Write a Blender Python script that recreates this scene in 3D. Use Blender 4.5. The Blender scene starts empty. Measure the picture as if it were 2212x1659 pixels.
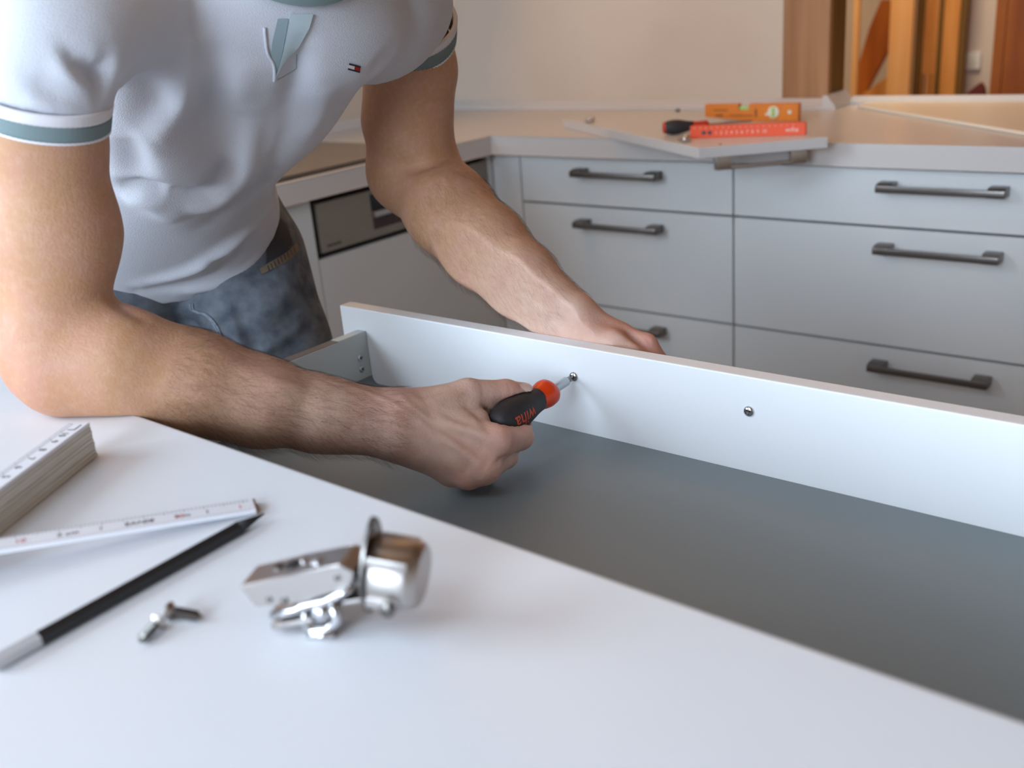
import bpy, bmesh, math, random
import numpy as np
from mathutils import Vector, Matrix
from mathutils.bvhtree import BVHTree
random.seed(7); np.random.seed(7)
scene = bpy.context.scene
C = scene.collection
# ------------------------------------------------------------------ camera
RM = np.array([[0.7763438174, 0.1651262959, -0.6082956383],
               [0.6253111449, -0.3230698166, 0.7103603773],
               [-0.0792227824, -0.9318579291, -0.3540685679]])
CAM = np.array([0.0, 0.0, 1.20]); FPX = 2190.0; PX0, PY0 = 1106.0, 829.5
cam_data = bpy.data.cameras.new('camera'); cam = bpy.data.objects.new('camera', cam_data); C.objects.link(cam)
cam_data.sensor_width = 36.0; cam_data.lens = 36.0 * FPX / 2212.0
cam_data.clip_start = 0.02
cam.matrix_world = Matrix([[RM[0][0], -RM[0][1], -RM[0][2], CAM[0]],
                           [RM[1][0], -RM[1][1], -RM[1][2], CAM[1]],
                           [RM[2][0], -RM[2][1], -RM[2][2], CAM[2]], [0, 0, 0, 1]])
cam_data.dof.use_dof = True; cam_data.dof.focus_distance = 0.975; cam_data.dof.aperture_fstop = 5.2
scene.camera = cam
# ------------------------------------------------------------------ world, lights, exposure
W_ = bpy.data.worlds.new('world'); scene.world = W_; W_.use_nodes = True
W_.node_tree.nodes['Background'].inputs[0].default_value = (0.75, 0.85, 1.0, 1)
W_.node_tree.nodes['Background'].inputs[1].default_value = 0.6
vs = scene.view_settings
vs.view_transform = 'Standard'; vs.look = 'None'; vs.exposure = 0.0; vs.gamma = 1.0; vs.use_curve_mapping = False
def area(name, loc, target, sx, sy, power, col):
    l = bpy.data.lights.new(name, 'AREA'); l.shape = 'RECTANGLE'; l.size = sx; l.size_y = sy
    l.energy = power; l.color = col
    o = bpy.data.objects.new(name, l); C.objects.link(o); o.location = loc
    d = Vector(target) - Vector(loc)
    o.rotation_euler = d.to_track_quat('-Z', 'Y').to_euler()
    return o
area('window_daylight', (-2.06, -1.15, 1.66), (0.0, -0.55, 1.0), 1.6, 1.25, 76, (0.68, 0.84, 1.0))
area('front_window_daylight', (-0.10, -2.42, 1.65), (-0.6, 0, 1.05), 1.4, 1.15, 92, (0.68, 0.83, 1.0))
area('added_roof_fill', (-0.55, -0.85, 2.38), (-0.55, -0.75, 0), 1.1, 1.1, 11, (0.62, 0.80, 1.0))  # unseen roof light, added for cool fill from above
area('added_warm_fill', (-1.5, 1.5, 2.36), (-1.5, 1.5, 0), 0.5, 0.5, 6.5, (1.0, 0.56, 0.22))  # added overhead fill that warms the back-left corner, no fixture known
area('added_dining_low_fill', (-0.10, 2.75, 2.05), (-1.4, 3.8, 0.95), 0.5, 0.4, 2.5, (1.0, 0.80, 0.58))  # added low fill for the dining side, not a known fixture
area('added_dining_fill', (-1.25, 3.15, 2.36), (-1.5, 4.0, 0.9), 0.6, 0.4, 27, (1.0, 0.84, 0.62))  # second added fill, brightens the fronts of the dining timber
# ------------------------------------------------------------------ helpers
def P(px, py, depth):
    return CAM + RM @ np.array([(px - PX0) / FPX * depth, (py - PY0) / FPX * depth, depth])
def onz(px, py, z):
    r = RM @ np.array([px - PX0, py - PY0, FPX]); t = (z - CAM[2]) / r[2]; return CAM + t * r
def proj(V):
    v = (np.asarray(V) - CAM) @ RM
    return np.stack([PX0 + FPX * v[..., 0] / v[..., 2], PY0 + FPX * v[..., 1] / v[..., 2], v[..., 2]], -1)
def lin(c):
    return tuple(((x / 255.0) / 12.92 if x <= 10 else (((x / 255.0) + 0.055) / 1.055) ** 2.4) for x in c)
MATS = {}
def mat(name, col, rough=0.5, metal=0.0, col2=None, nscale=8.0, stretch=(1, 1, 1), bump=0.0, bscale=200.0, spec=0.5,
        sss=0.0, coat=0.0, detail=4.0, nlo=0.35, nhi=0.65, emit=None, aniso=False):
    m = bpy.data.materials.new(name); m.use_nodes = True; nt = m.node_tree
    b = nt.nodes['Principled BSDF']
    b.inputs['Base Color'].default_value = (*lin(col), 1); b.inputs['Roughness'].default_value = rough
    b.inputs['Metallic'].default_value = metal; b.inputs['Specular IOR Level'].default_value = spec
    if coat: b.inputs['Coat Weight'].default_value = coat; b.inputs['Coat Roughness'].default_value = 0.2
    if sss:
        b.inputs['Subsurface Weight'].default_value = sss
        b.inputs['Subsurface Radius'].default_value = (1.0, 0.35, 0.2); b.inputs['Subsurface Scale'].default_value = 0.006
    tc = nt.nodes.new('ShaderNodeTexCoord'); mp = nt.nodes.new('ShaderNodeMapping')
    mp.inputs['Scale'].default_value = stretch; nt.links.new(tc.outputs['Object'], mp.inputs['Vector'])
    if col2 is not None:
        n = nt.nodes.new('ShaderNodeTexNoise'); n.inputs['Scale'].default_value = nscale; n.inputs['Detail'].default_value = detail
        nt.links.new(mp.outputs[0], n.inputs['Vector'])
        r = nt.nodes.new('ShaderNodeValToRGB'); r.color_ramp.elements[0].position = nlo; r.color_ramp.elements[1].position = nhi
        r.color_ramp.elements[0].color = (*lin(col), 1); r.color_ramp.elements[1].color = (*lin(col2), 1)
        nt.links.new(n.outputs['Fac'], r.inputs['Fac']); nt.links.new(r.outputs['Color'], b.inputs['Base Color'])
    if bump:
        n2 = nt.nodes.new('ShaderNodeTexNoise'); n2.inputs['Scale'].default_value = bscale; n2.inputs['Detail'].default_value = 3
        nt.links.new(mp.outputs[0], n2.inputs['Vector'])
        bp = nt.nodes.new('ShaderNodeBump'); bp.inputs['Strength'].default_value = bump; bp.inputs['Distance'].default_value = 0.001
        nt.links.new(n2.outputs['Fac'], bp.inputs['Height']); nt.links.new(bp.outputs['Normal'], b.inputs['Normal'])
    if emit:
        b.inputs['Emission Color'].default_value = (*lin(emit[0]), 1); b.inputs['Emission Strength'].default_value = emit[1]
    MATS[name] = m
    return m
def basis_of(o):
    M = Matrix.Identity(4); chain = []
    while o is not None: chain.append(o); o = o.parent
    for q in reversed(chain): M = M @ q.matrix_basis
    return M
def tag(o, label=None, cat=None, group=None, kind=None):
    if label: o['label'] = label
    if cat: o['category'] = cat
    if group: o['group'] = group
    if kind: o['kind'] = kind
    return o
def thing(name, label, cat, loc=(0, 0, 0), rot=None, group=None):
    o = bpy.data.objects.new(name, None); o.empty_display_size = 0.05; C.objects.link(o)
    M = Matrix.Translation(Vector([float(v) for v in loc]))
    if rot is not None: M = M @ rot.to_4x4()
    o.matrix_basis = M
    return tag(o, label, cat, group)
def part(name, bm, m, parent=None, local=False, smooth=False, label=None, auto=None):
    """link bm (BMesh or Mesh) as one object; world coordinates unless local"""
    if isinstance(bm, bmesh.types.BMesh):
        me = bpy.data.meshes.new(name); bmesh.ops.recalc_face_normals(bm, faces=bm.faces); bm.to_mesh(me); bm.free()
    else: me = bm; me.name = name
    if not isinstance(m, (list, tuple)): m = [m]
    for q in m: me.materials.append(q)
    if parent is not None and not local: me.transform(basis_of(parent).inverted())
    if smooth: me.polygons.foreach_set('use_smooth', [True] * len(me.polygons))
    if auto is not None: me.polygons.foreach_set('use_smooth', [True] * len(me.polygons)); me.set_sharp_from_angle(angle=math.radians(auto))
    o = bpy.data.objects.new(name, me); C.objects.link(o)
    if parent is not None: o.parent = parent
    if label: o['label'] = label
    return o
def struct(name, bm, m, parent=None):
    o = part(name, bm, m, parent); o['kind'] = 'structure'; return o
def box(bm, x0, x1, y0, y1, z0, z1, bev=0.0, seg=2, M=None):
    c = [(x0, y0, z0), (x1, y0, z0), (x1, y1, z0), (x0, y1, z0), (x0, y0, z1), (x1, y0, z1), (x1, y1, z1), (x0, y1, z1)]
    vs_ = [bm.verts.new(M @ Vector(p) if M is not None else p) for p in c]
    fs = [bm.faces.new([vs_[i] for i in q]) for q in ((0, 3, 2, 1), (4, 5, 6, 7), (0, 1, 5, 4), (1, 2, 6, 5), (2, 3, 7, 6), (3, 0, 4, 7))]
    if bev > 0:
        es = list({e for f in fs for e in f.edges})
        bmesh.ops.bevel(bm, geom=es, offset=bev, segments=seg, profile=0.6, affect='EDGES', clamp_overlap=True)
def bx(x0, x1, y0, y1, z0, z1, bev=0.0, seg=2, M=None):
    bm = bmesh.new(); box(bm, x0, x1, y0, y1, z0, z1, bev, seg, M); return bm
def prism(bm, pts, z0, z1, M=None, bev=0.0, seg=2):
    """polygon in local xy extruded along z"""
    a = [bm.verts.new((M @ Vector((x, y, z0))) if M is not None else (x, y, z0)) for x, y in pts]
    b = [bm.verts.new((M @ Vector((x, y, z1))) if M is not None else (x, y, z1)) for x, y in pts]
    n = len(pts); fs = [bm.faces.new(a[::-1]), bm.faces.new(b)]
    for i in range(n): fs.append(bm.faces.new((a[i], a[(i + 1) % n], b[(i + 1) % n], b[i])))
    if bev > 0:
        es = list({e for f in fs for e in f.edges})
        bmesh.ops.bevel(bm, geom=es, offset=bev, segments=seg, profile=0.6, affect='EDGES', clamp_overlap=True)
def frame(d, up=(0, 0, 1)):
    d = Vector(d).normalized(); u = Vector(up); s = u.cross(d)
    if s.length < 1e-4: s = Vector((1, 0, 0))
    s.normalize(); u = d.cross(s); return s, u, d
def lathe(bm, prof, n=32, M=None, lobes=0, lob=0.0):
    """profile [(t, r)] revolved about local z"""
    rings = []
    for t, r in prof:
        ring = []
        for i in range(n):
            a = 2 * math.pi * i / n; rr = r * (1 + lob * math.cos(lobes * a)) if lobes else r
            p = Vector((rr * math.cos(a), rr * math.sin(a), t)); ring.append(bm.verts.new(M @ p if M is not None else p))
        rings.append(ring)
    for k in range(len(rings) - 1):
        for i in range(n):
            bm.faces.new((rings[k][i], rings[k][(i + 1) % n], rings[k + 1][(i + 1) % n], rings[k + 1][i]))
    bm.faces.new(rings[0][::-1]); bm.faces.new(rings[-1])
def tube(bm, pts, r, n=8, cap=True):
    pts = [Vector(p) for p in pts]; rings = []
    for k, p in enumerate(pts):
        d = (pts[min(k + 1, len(pts) - 1)] - pts[max(k - 1, 0)])
        s, u, d = frame(d, (0.13, 0.21, 1.0)); rr = r[k] if hasattr(r, '__len__') else r
        rings.append([bm.verts.new(p + (s * math.cos(2 * math.pi * i / n) + u * math.sin(2 * math.pi * i / n)) * rr) for i in range(n)])
    for k in range(len(rings) - 1):
        for i in range(n): bm.faces.new((rings[k][i], rings[k][(i + 1) % n], rings[k + 1][(i + 1) % n], rings[k + 1][i]))
    if cap: bm.faces.new(rings[0][::-1]); bm.faces.new(rings[-1])
def text_mesh(body, size, extrude=0.0002, align='LEFT', shear=0.0, offset=0.0):
    cu = bpy.data.curves.new('t', 'FONT'); cu.body = body; cu.size = size; cu.extrude = extrude; cu.align_x = align; cu.shear = shear
    cu.offset = offset; cu.resolution_u = 3
    o = bpy.data.objects.new('t', cu); C.objects.link(o)
    dg = bpy.context.evaluated_depsgraph_get(); dg.update()
    me = bpy.data.meshes.new_from_object(o.evaluated_get(dg)); bpy.data.objects.remove(o); bpy.data.curves.remove(cu)
    return me
def add_mesh(bm, me, M=None, mi=None):
    me = me.copy()
    if M is not None: me.transform(M)
    n0 = len(bm.faces); bm.from_mesh(me); bm.faces.ensure_lookup_table()
    if mi is not None:
        for f in bm.faces[n0:]: f.material_index = mi
    bpy.data.meshes.remove(me)
# ------------------------------------------------------------------ materials
mat('white_laminate', (240, 241, 243), 0.42, bump=0.03, bscale=900)
mat('worktop_white', (226, 228, 233), 0.38, bump=0.04, bscale=1200)
mat('worktop_edge', (214, 214, 217), 0.4)
mat('counter_white', (208, 202, 199), 0.30, bump=0.03, bscale=900)
mat('front_white', (218, 219, 219), 0.45, bump=0.02, bscale=700)
mat('carcass_grey', (96, 104, 104), 0.6)
mat('gap_dark', (52, 56, 54), 0.7)
mat('drawer_grey', (120, 128, 131), 0.42, metal=0.0, bump=0.02, bscale=1500)
mat('drawer_rail', (200, 208, 208), 0.42)
mat('rail_top', (112, 104, 100), 0.42)
mat('handle_steel', (120, 114, 110), 0.34, metal=0.85)
mat('steel_dark', (140, 130, 118), 0.40, metal=0.35, col2=(150, 140, 128), nscale=30, stretch=(1, 1, 40))
mat('black_plastic', (34, 33, 33), 0.45)
mat('display_glass', (26, 24, 25), 0.15)
mat('red_brown', (62, 44, 40), 0.4)
mat('chrome', (205, 205, 208), 0.16, metal=1.0)
mat('nickel', (186, 180, 176), 0.33, metal=1.0)
mat('nickel_dark', (120, 116, 112), 0.3, metal=1.0)
mat('screw_dark', (60, 60, 62), 0.3, metal=0.9)
mat('wall_paint', (214, 198, 182), 0.85, col2=(208, 192, 176), nscale=3, bump=0.05, bscale=150)
mat('wall_white', (226, 222, 220), 0.8)
mat('wood_grey', (178, 130, 88), 0.55, col2=(150, 104, 62), nscale=3.0, stretch=(9, 9, 0.7), detail=6)
mat('wood_orange', (220, 156, 84), 0.5, col2=(198, 130, 58), nscale=3.0, stretch=(9, 9, 0.6), detail=6)
mat('wood_light', (238, 186, 126), 0.5, col2=(226, 168, 104), nscale=3.0, stretch=(10, 10, 0.5), detail=6)
mat('wood_rust', (176, 96, 22), 0.5, col2=(150, 74, 10), nscale=3.0, stretch=(6, 6, 1.2), detail=6)
mat('wood_olive', (120, 86, 26), 0.6, col2=(96, 66, 14), nscale=3.0, stretch=(8, 8, 0.6))
mat('wood_ceiling', (176, 140, 104), 0.55, col2=(156, 118, 80), nscale=2.0, stretch=(1.0, 12, 1.0), detail=6)
mat('wood_floor', (140, 116, 92), 0.45, col2=(120, 96, 74), nscale=2.0, stretch=(1.0, 10, 1.0), detail=6)
mat('maroon', (104, 38, 26), 0.6)
mat('plastic_white', (236, 232, 226), 0.35)
mat('light_patch_sheet', (226, 212, 192), 0.35)
mat('rubber_black', (44, 43, 46), 0.6, bump=0.05, bscale=2500)
mat('tool_orange', (222, 62, 12), 0.38)
mat('tool_red', (190, 44, 26), 0.4)
mat('print_orange', (206, 78, 48), 0.6)
mat('level_orange', (226, 128, 4), 0.45, col2=(220, 120, 2), nscale=40)
mat('level_print', (120, 70, 14), 0.6)
mat('vial_green', (176, 205, 120), 0.15)
mat('vial_frame', (226, 226, 208), 0.3)
mat('rule_orange', (240, 84, 34), 0.45)
mat('print_white', (244, 214, 196), 0.6)
mat('rule_white', (232, 232, 238), 0.45)
mat('rule_side', (226, 224, 216), 0.6, col2=(206, 202, 188), nscale=6, stretch=(3, 3, 60))
mat('print_black', (70, 68, 76), 0.6)
mat('print_red', (196, 84, 76), 0.6)
mat('brass', (140, 96, 70), 0.35, metal=0.8)
mat('pencil_black', (30, 31, 34), 0.42)
mat('pencil_lead', (26, 26, 28), 0.5)
mat('pencil_band', (205, 206, 210), 0.3)
mat('glass_pane', (235, 240, 245), 0.05)
# ------------------------------------------------------------------ room shell
XL, XR, YF, YBK, YD, ZC = -2.125, 2.6, -2.5, 2.31, 4.6, 2.42
struct('floor', bx(XL - .1, XR + .1, YF - .1, YD + .1, -0.1, 0), MATS['wood_floor'])
bm = bmesh.new(); rx0, rx1, ry0, ry1 = -1.12, 0.02, -1.42, -0.28                       # opening for the added, unseen roof window
box(bm, XL - .1, rx0, YF - .1, YD + .1, ZC, ZC + .1); box(bm, rx1, XR + .1, YF - .1, YD + .1, ZC, ZC + .1)
box(bm, rx0, rx1, YF - .1, ry0, ZC, ZC + .1); box(bm, rx0, rx1, ry1, YD + .1, ZC, ZC + .1)
struct('ceiling', bm, MATS['wood_ceiling'])
bm = bmesh.new()
wy0, wy1, wz0, wz1 = -1.98, -0.32, 1.00, 2.32
box(bm, XL - .12, XL, YF, YD, 0, wz0); box(bm, XL - .12, XL, YF, YD, wz1, ZC)
box(bm, XL - .12, XL, YF, wy0, wz0, wz1); box(bm, XL - .12, XL, wy1, YD, wz0, wz1)
struct('wall_left', bm, MATS['wall_paint'])
bm = bmesh.new()
fx0, fx1, fz0, fz1 = -0.86, 0.66, 1.02, 2.28
box(bm, XL, XR, YF - .12, YF, 0, fz0); box(bm, XL, XR, YF - .12, YF, fz1, ZC)
box(bm, XL, fx0, YF - .12, YF, fz0, fz1); box(bm, fx1, XR, YF - .12, YF, fz0, fz1)
struct('wall_front', bm, MATS['wall_paint'])
struct('wall_right', bx(XR, XR + .12, YF, YD, 0, ZC), MATS['wall_paint'])
struct('wall_back', bx(XL, -1.069, YBK, YBK + .14, 0, ZC), MATS['wall_paint'])
struct('wall_partition', bx(-0.9565, 1.2, 2.39, 2.47, 0, 0.909), MATS['wall_white'])      # low wall under the pass-through
struct('wall_return', bx(1.2, XR, YBK, YBK + .14, 0, ZC), MATS['wall_paint'])
struct('wall_dining', bx(XL, XR, YD, YD + .12, 0, ZC), MATS['wall_paint'])
def window(name, horizontal, a0, a1, z0, z1, pos):
    def b(bm, p0, p1, q0, q1, d0, d1):
        if horizontal: box(bm, p0, p1, pos + d0, pos + d1, q0, q1)
        else: box(bm, pos + d0, pos + d1, p0, p1, q0, q1)
    bm = bmesh.new(); t = 0.06; mid = (a0 + a1) / 2
    b(bm, a0, a1, z0, z0 + t, -.09, -.02); b(bm, a0, a1, z1 - t, z1, -.09, -.02)
    b(bm, a0, a0 + t, z0 + t, z1 - t, -.09, -.02); b(bm, a1 - t, a1, z0 + t, z1 - t, -.09, -.02); b(bm, mid - t / 2, mid + t / 2, z0 + t, z1 - t, -.09, -.02)
    o = struct(name, bm, MATS['plastic_white'])
    for k in range(2):
        bm = bmesh.new(); p0, p1 = (a0 + t, mid - t / 2) if k == 0 else (mid + t / 2, a1 - t)
        b(bm, p0, p1, z0 + t, z1 - t, -.06, -.055)
        part('pane', bm, MATS['pane'], o)
m = bpy.data.materials.new('pane'); m.use_nodes = True; MATS['pane'] = m
m.node_tree.nodes['Principled BSDF'].inputs['Transmission Weight'].default_value = 1.0
m.node_tree.nodes['Principled BSDF'].inputs['Roughness'].default_value = 0.0
window('window_1', False, wy0, wy1, wz0, wz1, XL); window('window_2', True, fx0, fx1, fz0, fz1, YF)
bm = bmesh.new()
for a in ((rx0, rx1, ry0, ry0 + .06), (rx0, rx1, ry1 - .06, ry1), (rx0, rx0 + .06, ry0 + .06, ry1 - .06), (rx1 - .06, rx1, ry0 + .06, ry1 - .06)): box(bm, *a, ZC + .02, ZC + .09)
o = struct('added_roof_window', bm, MATS['plastic_white']); part('pane', bx(rx0 + .06, rx1 - .06, ry0 + .06, ry1 - .06, ZC + .05, ZC + .056), MATS['pane'], o)  # made-up roof window, added to go with the cool top fill
# wall profile strips along the back of the worktop (sloped trim)
def upstand(name, p0, p1, d, h0=0.91, w=0.030, h=0.022):
    """strip from p0 to p1, profile spreads from the wall in direction d"""
    bm = bmesh.new(); prof = [(0, 0), (w, 0), (w, 0.006), (0.010, h), (0, h)]
    a = [bm.verts.new((p0[0] + d[0] * u, p0[1] + d[1] * u, h0 + v)) for u, v in prof]
    b = [bm.verts.new((p1[0] + d[0] * u, p1[1] + d[1] * u, h0 + v)) for u, v in prof]
    n = len(prof); bm.faces.new(a); bm.faces.new(b[::-1])
    for i in range(n): bm.faces.new((a[i], b[i], b[(i + 1) % n], a[(i + 1) % n]))
    return struct(name, bm, MATS['counter_white'])
upstand('trim_1', (XL, YBK, 0), (-0.9575, YBK, 0), (0, -1))
upstand('trim_2', (-0.957, YBK - .031, 0), (-0.957, 2.39, 0), (1, 0), w=0.030, h=0.030)
upstand('trim_3', (-0.927, 2.39, 0), (1.2, 2.39, 0), (0, -1), w=0.026, h=0.017)
upstand('trim_4', (XL, -0.4, 0), (XL, YBK - .03, 0), (1, 0))
# ------------------------------------------------------------------ worktops
yl, yr = 0.3885, 0.3665         # the near worktop is laid a little out of square
bm = bmesh.new()
prism(bm, [(-1.16, -0.42), (0.95, -0.42), (0.95, yr), (-1.16, yl)], 0.8725, 0.91, bev=0.0012)
w = thing('worktop', 'large white worktop in the foreground with hinge, pencil and folding rule on it', 'worktop', (-0.1, -0.02, 0.8725))
part('slab', bm, MATS['worktop_white'], w)
bm = bmesh.new(); M = Matrix.Translation((-1.16, yl, 0)) @ Matrix.Rotation(math.atan2(yr - yl, 2.11), 4, 'Z')
box(bm, 0, 2.11, 0.0, 0.0012, 0.8735, 0.9092, M=M); part('edge_band', bm, MATS['worktop_edge'], w)
bm = bmesh.new()
prism(bm, [(XL, -1.9), (-1.553, -1.9), (-1.553, 1.812), (0.55, 1.812), (0.55, 2.389), (-0.9565, 2.389), (-0.9565, YBK), (XL, YBK)], 0.868, 0.91, bev=0.002)
w = thing('worktop', 'white L-shaped worktop along the back and left walls under the tools', 'worktop', (-1.0, 2.0, 0.868))
part('slab', bm, MATS['counter_white'], w)
# plate standing in for an open worktop cutout, rim for its shaded edge
t = thing('cutout_plate', 'brownish plate standing in for the open worktop cutout behind the forearm', 'hob', (-1.76, 1.30, 0.91))
part('rim', bx(-1.985, -1.572, 1.0, 1.652, 0.9102, 0.9125, 0.001), MATS['black_plastic'], t)
part('plate', bx(-1.972, -1.600, 1.012, 1.640, 0.9125, 0.9145, 0.001), MATS['steel_dark'], t)
# ------------------------------------------------------------------ handles
def handle_bm(L=0.216, proj_=0.034):
    """bar handle on a front in the local xz plane; it stands out along -y"""
    bar = bx(-L / 2, L / 2, -proj_, -proj_ + 0.008, -0.0065, 0.0055, 0.0018)
    posts = bmesh.new()
    for s in (-1, 1):
        x = s * (L / 2 - 0.0145)
        prism(posts, [(-proj_ + .0005, -0.007), (-proj_ + .0005, 0.006), (-proj_ + 0.014, 0.0095), (0, 0.0095), (0, -0.007)], x - 0.0145, x + 0.0145,
              M=Matrix(((0, 0, 1, 0), (1, 0, 0, 0), (0, 1, 0, 0), (0, 0, 0, 1))), bev=0.0015)
    return bar, posts
def add_handle(parent, loc, rot=None, L=0.216, m='handle_steel', label=None):
    bar, posts = handle_bm(L); M = Matrix.Translation(Vector(loc))
    if rot is not None: M = M @ rot.to_4x4()
    add = bmesh.new(); me = bpy.data.meshes.new('x'); bar.to_mesh(me); add_mesh(add, me, M); bpy.data.meshes.remove(me)
    me = bpy.data.meshes.new('x'); posts.to_mesh(me); add_mesh(add, me, M); bpy.data.meshes.remove(me); bar.free(); posts.free()
    return part('handle', add, MATS[m], parent, auto=35, label=label)
# ------------------------------------------------------------------ back run of drawer cabinets
YFR = 1.835
def drawer_cabinet(x0, x1, label):
    t = thing('drawer_cabinet', label, 'cabinet', ((x0 + x1) / 2, YFR + .2, 0), group='drawer cabinets of the back run')
    part('carcass', bx(x0 + .001, x1 - .001, YFR + .0195, YBK - .01, 0.10, 0.8675), MATS['carcass_grey'], t)
    part('plinth', bx(x0, x1, YFR + .06, YFR + .075, 0.0, 0.0995), MATS['front_white'], t)
    rows = [(0.7595, 0.8625, 0.8325), (0.5305, 0.7545, 0.7195), (0.302, 0.5255, 0.4915), (0.104, 0.297, 0.262)]
    for z0, z1, hz in rows:
        d = part('drawer_front', bx(x0 + .0015, x1 - .0015, YFR, YFR + .018, z0, z1, 0.0010), MATS['front_white'], t)
        add_handle(d, ((x0 + x1) / 2 if x0 < -1 else -0.5475, YFR, hz))
    return t
drawer_cabinet(-1.4905, -0.9505, 'drawer cabinet in the left half of the back run, right of the corner')
drawer_cabinet(-0.9495, -0.1435, 'wide drawer cabinet at the right of the back run, three long handles in view')
t = thing('filler_panel', 'narrow pale filler panel in the corner beside the left drawer cabinet', 'filler panel', (-1.52, YFR, 0.1), group='filler panels in the corner')
part('panel', bx(-1.5738, -1.4925, YFR, YFR + .018, 0.10, 0.8625, .001), MATS['front_white'], t)
# ------------------------------------------------------------------ left run: end cabinet, dishwasher
XFR = -1.575
t = thing('base_cabinet', 'plain beige-lit base cabinet left of the dishwasher', 'cabinet', (XFR - .3, 0.98, 0))
part('carcass', bx(XL + .01, XFR - .0195, 0.686, 1.279, 0.10, 0.8675), MATS['carcass_grey'], t)
part('door', bx(XFR - .018, XFR, 0.687, 1.2785, 0.104, 0.8625, .001), MATS['front_white'], t)
t = thing('dishwasher', 'built-in dishwasher with steel control panel behind the man\'s left arm', 'dishwasher', (XFR - .3, 1.55, 0))
part('body', bx(XL + .01, XFR - .024, 1.281, 1.815, 0.10, 0.8675), MATS['black_plastic'], t)
part('door_panel', bx(XFR - .018, XFR, 1.2815, 1.8145, 0.104, 0.742, .001), MATS['front_white'], t)
cp = part('control_panel', bx(XFR - .016, XFR + .001, 1.293, 1.8135, 0.754, 0.853, .001), MATS['steel_dark'], t)
part('display', bx(XFR + .0011, XFR + .0016, 1.436, 1.66, 0.810, 0.845), MATS['display_glass'], cp)
part('handle_lip', bx(XFR + .0011, XFR + .010, 1.437, 1.66, 0.797, 0.8095, .002), MATS['nickel'], cp, label='bright metal grip lip under the display')
part('grip_recess', bx(XFR + .0011, XFR + .0016, 1.437, 1.66, 0.771, 0.7965), MATS['red_brown'], cp)
bm = bmesh.new(); random.seed(3)
for i in range(6): box(bm, XFR + .001, XFR + .0013, 1.306 + i * .0065, 1.3105 + i * .0065, 0.7635, 0.7685)
part('maker_plate', bm, MATS['gap_dark'], cp)
t = thing('filler_panel', 'narrow filler strip in the corner right of the dishwasher', 'filler panel', (XFR - .01, 1.826, 0.1), group='filler panels in the corner')
part('panel', bx(XFR - .018, XFR, 1.8175, YFR - .001, 0.10, 0.8625, .0008), MATS['front_white'], t)
t = thing('added_shade_cabinet', 'unseen white cabinet added on the left wall to darken the back corner', 'cabinet', (-1.95, 1.2, 1.45))  # unseen cabinet, put in to keep light off the back-left wall
part('carcass', bx(XL + .001, -1.78, 0.20, YBK - .005, 1.45, 2.20, .001), MATS['front_white'], t)
for k in range(4): part('door', bx(-1.7795, -1.762, 0.20 + k * .526 + .001, 0.20 + (k + 1) * .526 - .001, 1.45, 2.20, .001), MATS['front_white'], t)
# ------------------------------------------------------------------ near cabinet with its open drawer
t = thing('drawer_base_cabinet', 'cabinet under the foreground worktop that the open drawer slides out of', 'cabinet', (-0.5, 0.05, 0))
part('side_panel', bx(-0.934, -0.918, -0.30, 0.352, 0.10, 0.872), MATS['white_laminate'], t)
part('side_panel', bx(-0.054, -0.038, -0.30, 0.352, 0.10, 0.872), MATS['white_laminate'], t)
part('back_panel', bx(-0.918, -0.054, -0.30, -0.288, 0.10, 0.872), MATS['white_laminate'], t)
part('bottom_panel', bx(-0.918, -0.054, -0.288, 0.352, 0.10, 0.116), MATS['white_laminate'], t)
part('drawer_front', bx(-0.934, -0.038, 0.3525, 0.3705, 0.104, 0.730, .001), MATS['front_white'], t)
part('plinth', bx(-0.934, -0.038, 0.27, 0.285, 0, 0.0995), MATS['front_white'], t)
YP = 0.780
dr = thing('kitchen_drawer', 'open white and grey drawer pulled out of the foreground cabinet', 'drawer', (-0.486, 0.55, 0.75))
part('front_panel', bx(-0.934, -0.038, YP, YP + 0.0185, 0.742, 0.8675, 0.0014), MATS['white_laminate'], dr, label='long white front panel seen from inside')
bm = bmesh.new()                                     # tray floor with rounded shoulders into the sides
xs0, xs1, zb = -0.8915, -0.0805, 0.7735
pts = []; r = 0.010
for k in range(7):
    a = math.pi + k / 6 * math.pi / 2; pts.append((xs0 + r + r * math.cos(a), zb + r + r * math.sin(a)))
for k in range(7):
    a = 1.5 * math.pi + k / 6 * math.pi / 2; pts.append((xs1 - r + r * math.cos(a), zb + r + r * math.sin(a)))
poly = pts + [(xs1, zb - .012), (xs0, zb - .012)]
prism(bm, poly, -0.7795, -0.305, M=Matrix(((1, 0, 0, 0), (0, 0, -1, 0), (0, 1, 0, 0), (0, 0, 0, 1))))
part('base_panel', bm, MATS['drawer_grey'], dr, auto=30)
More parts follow.
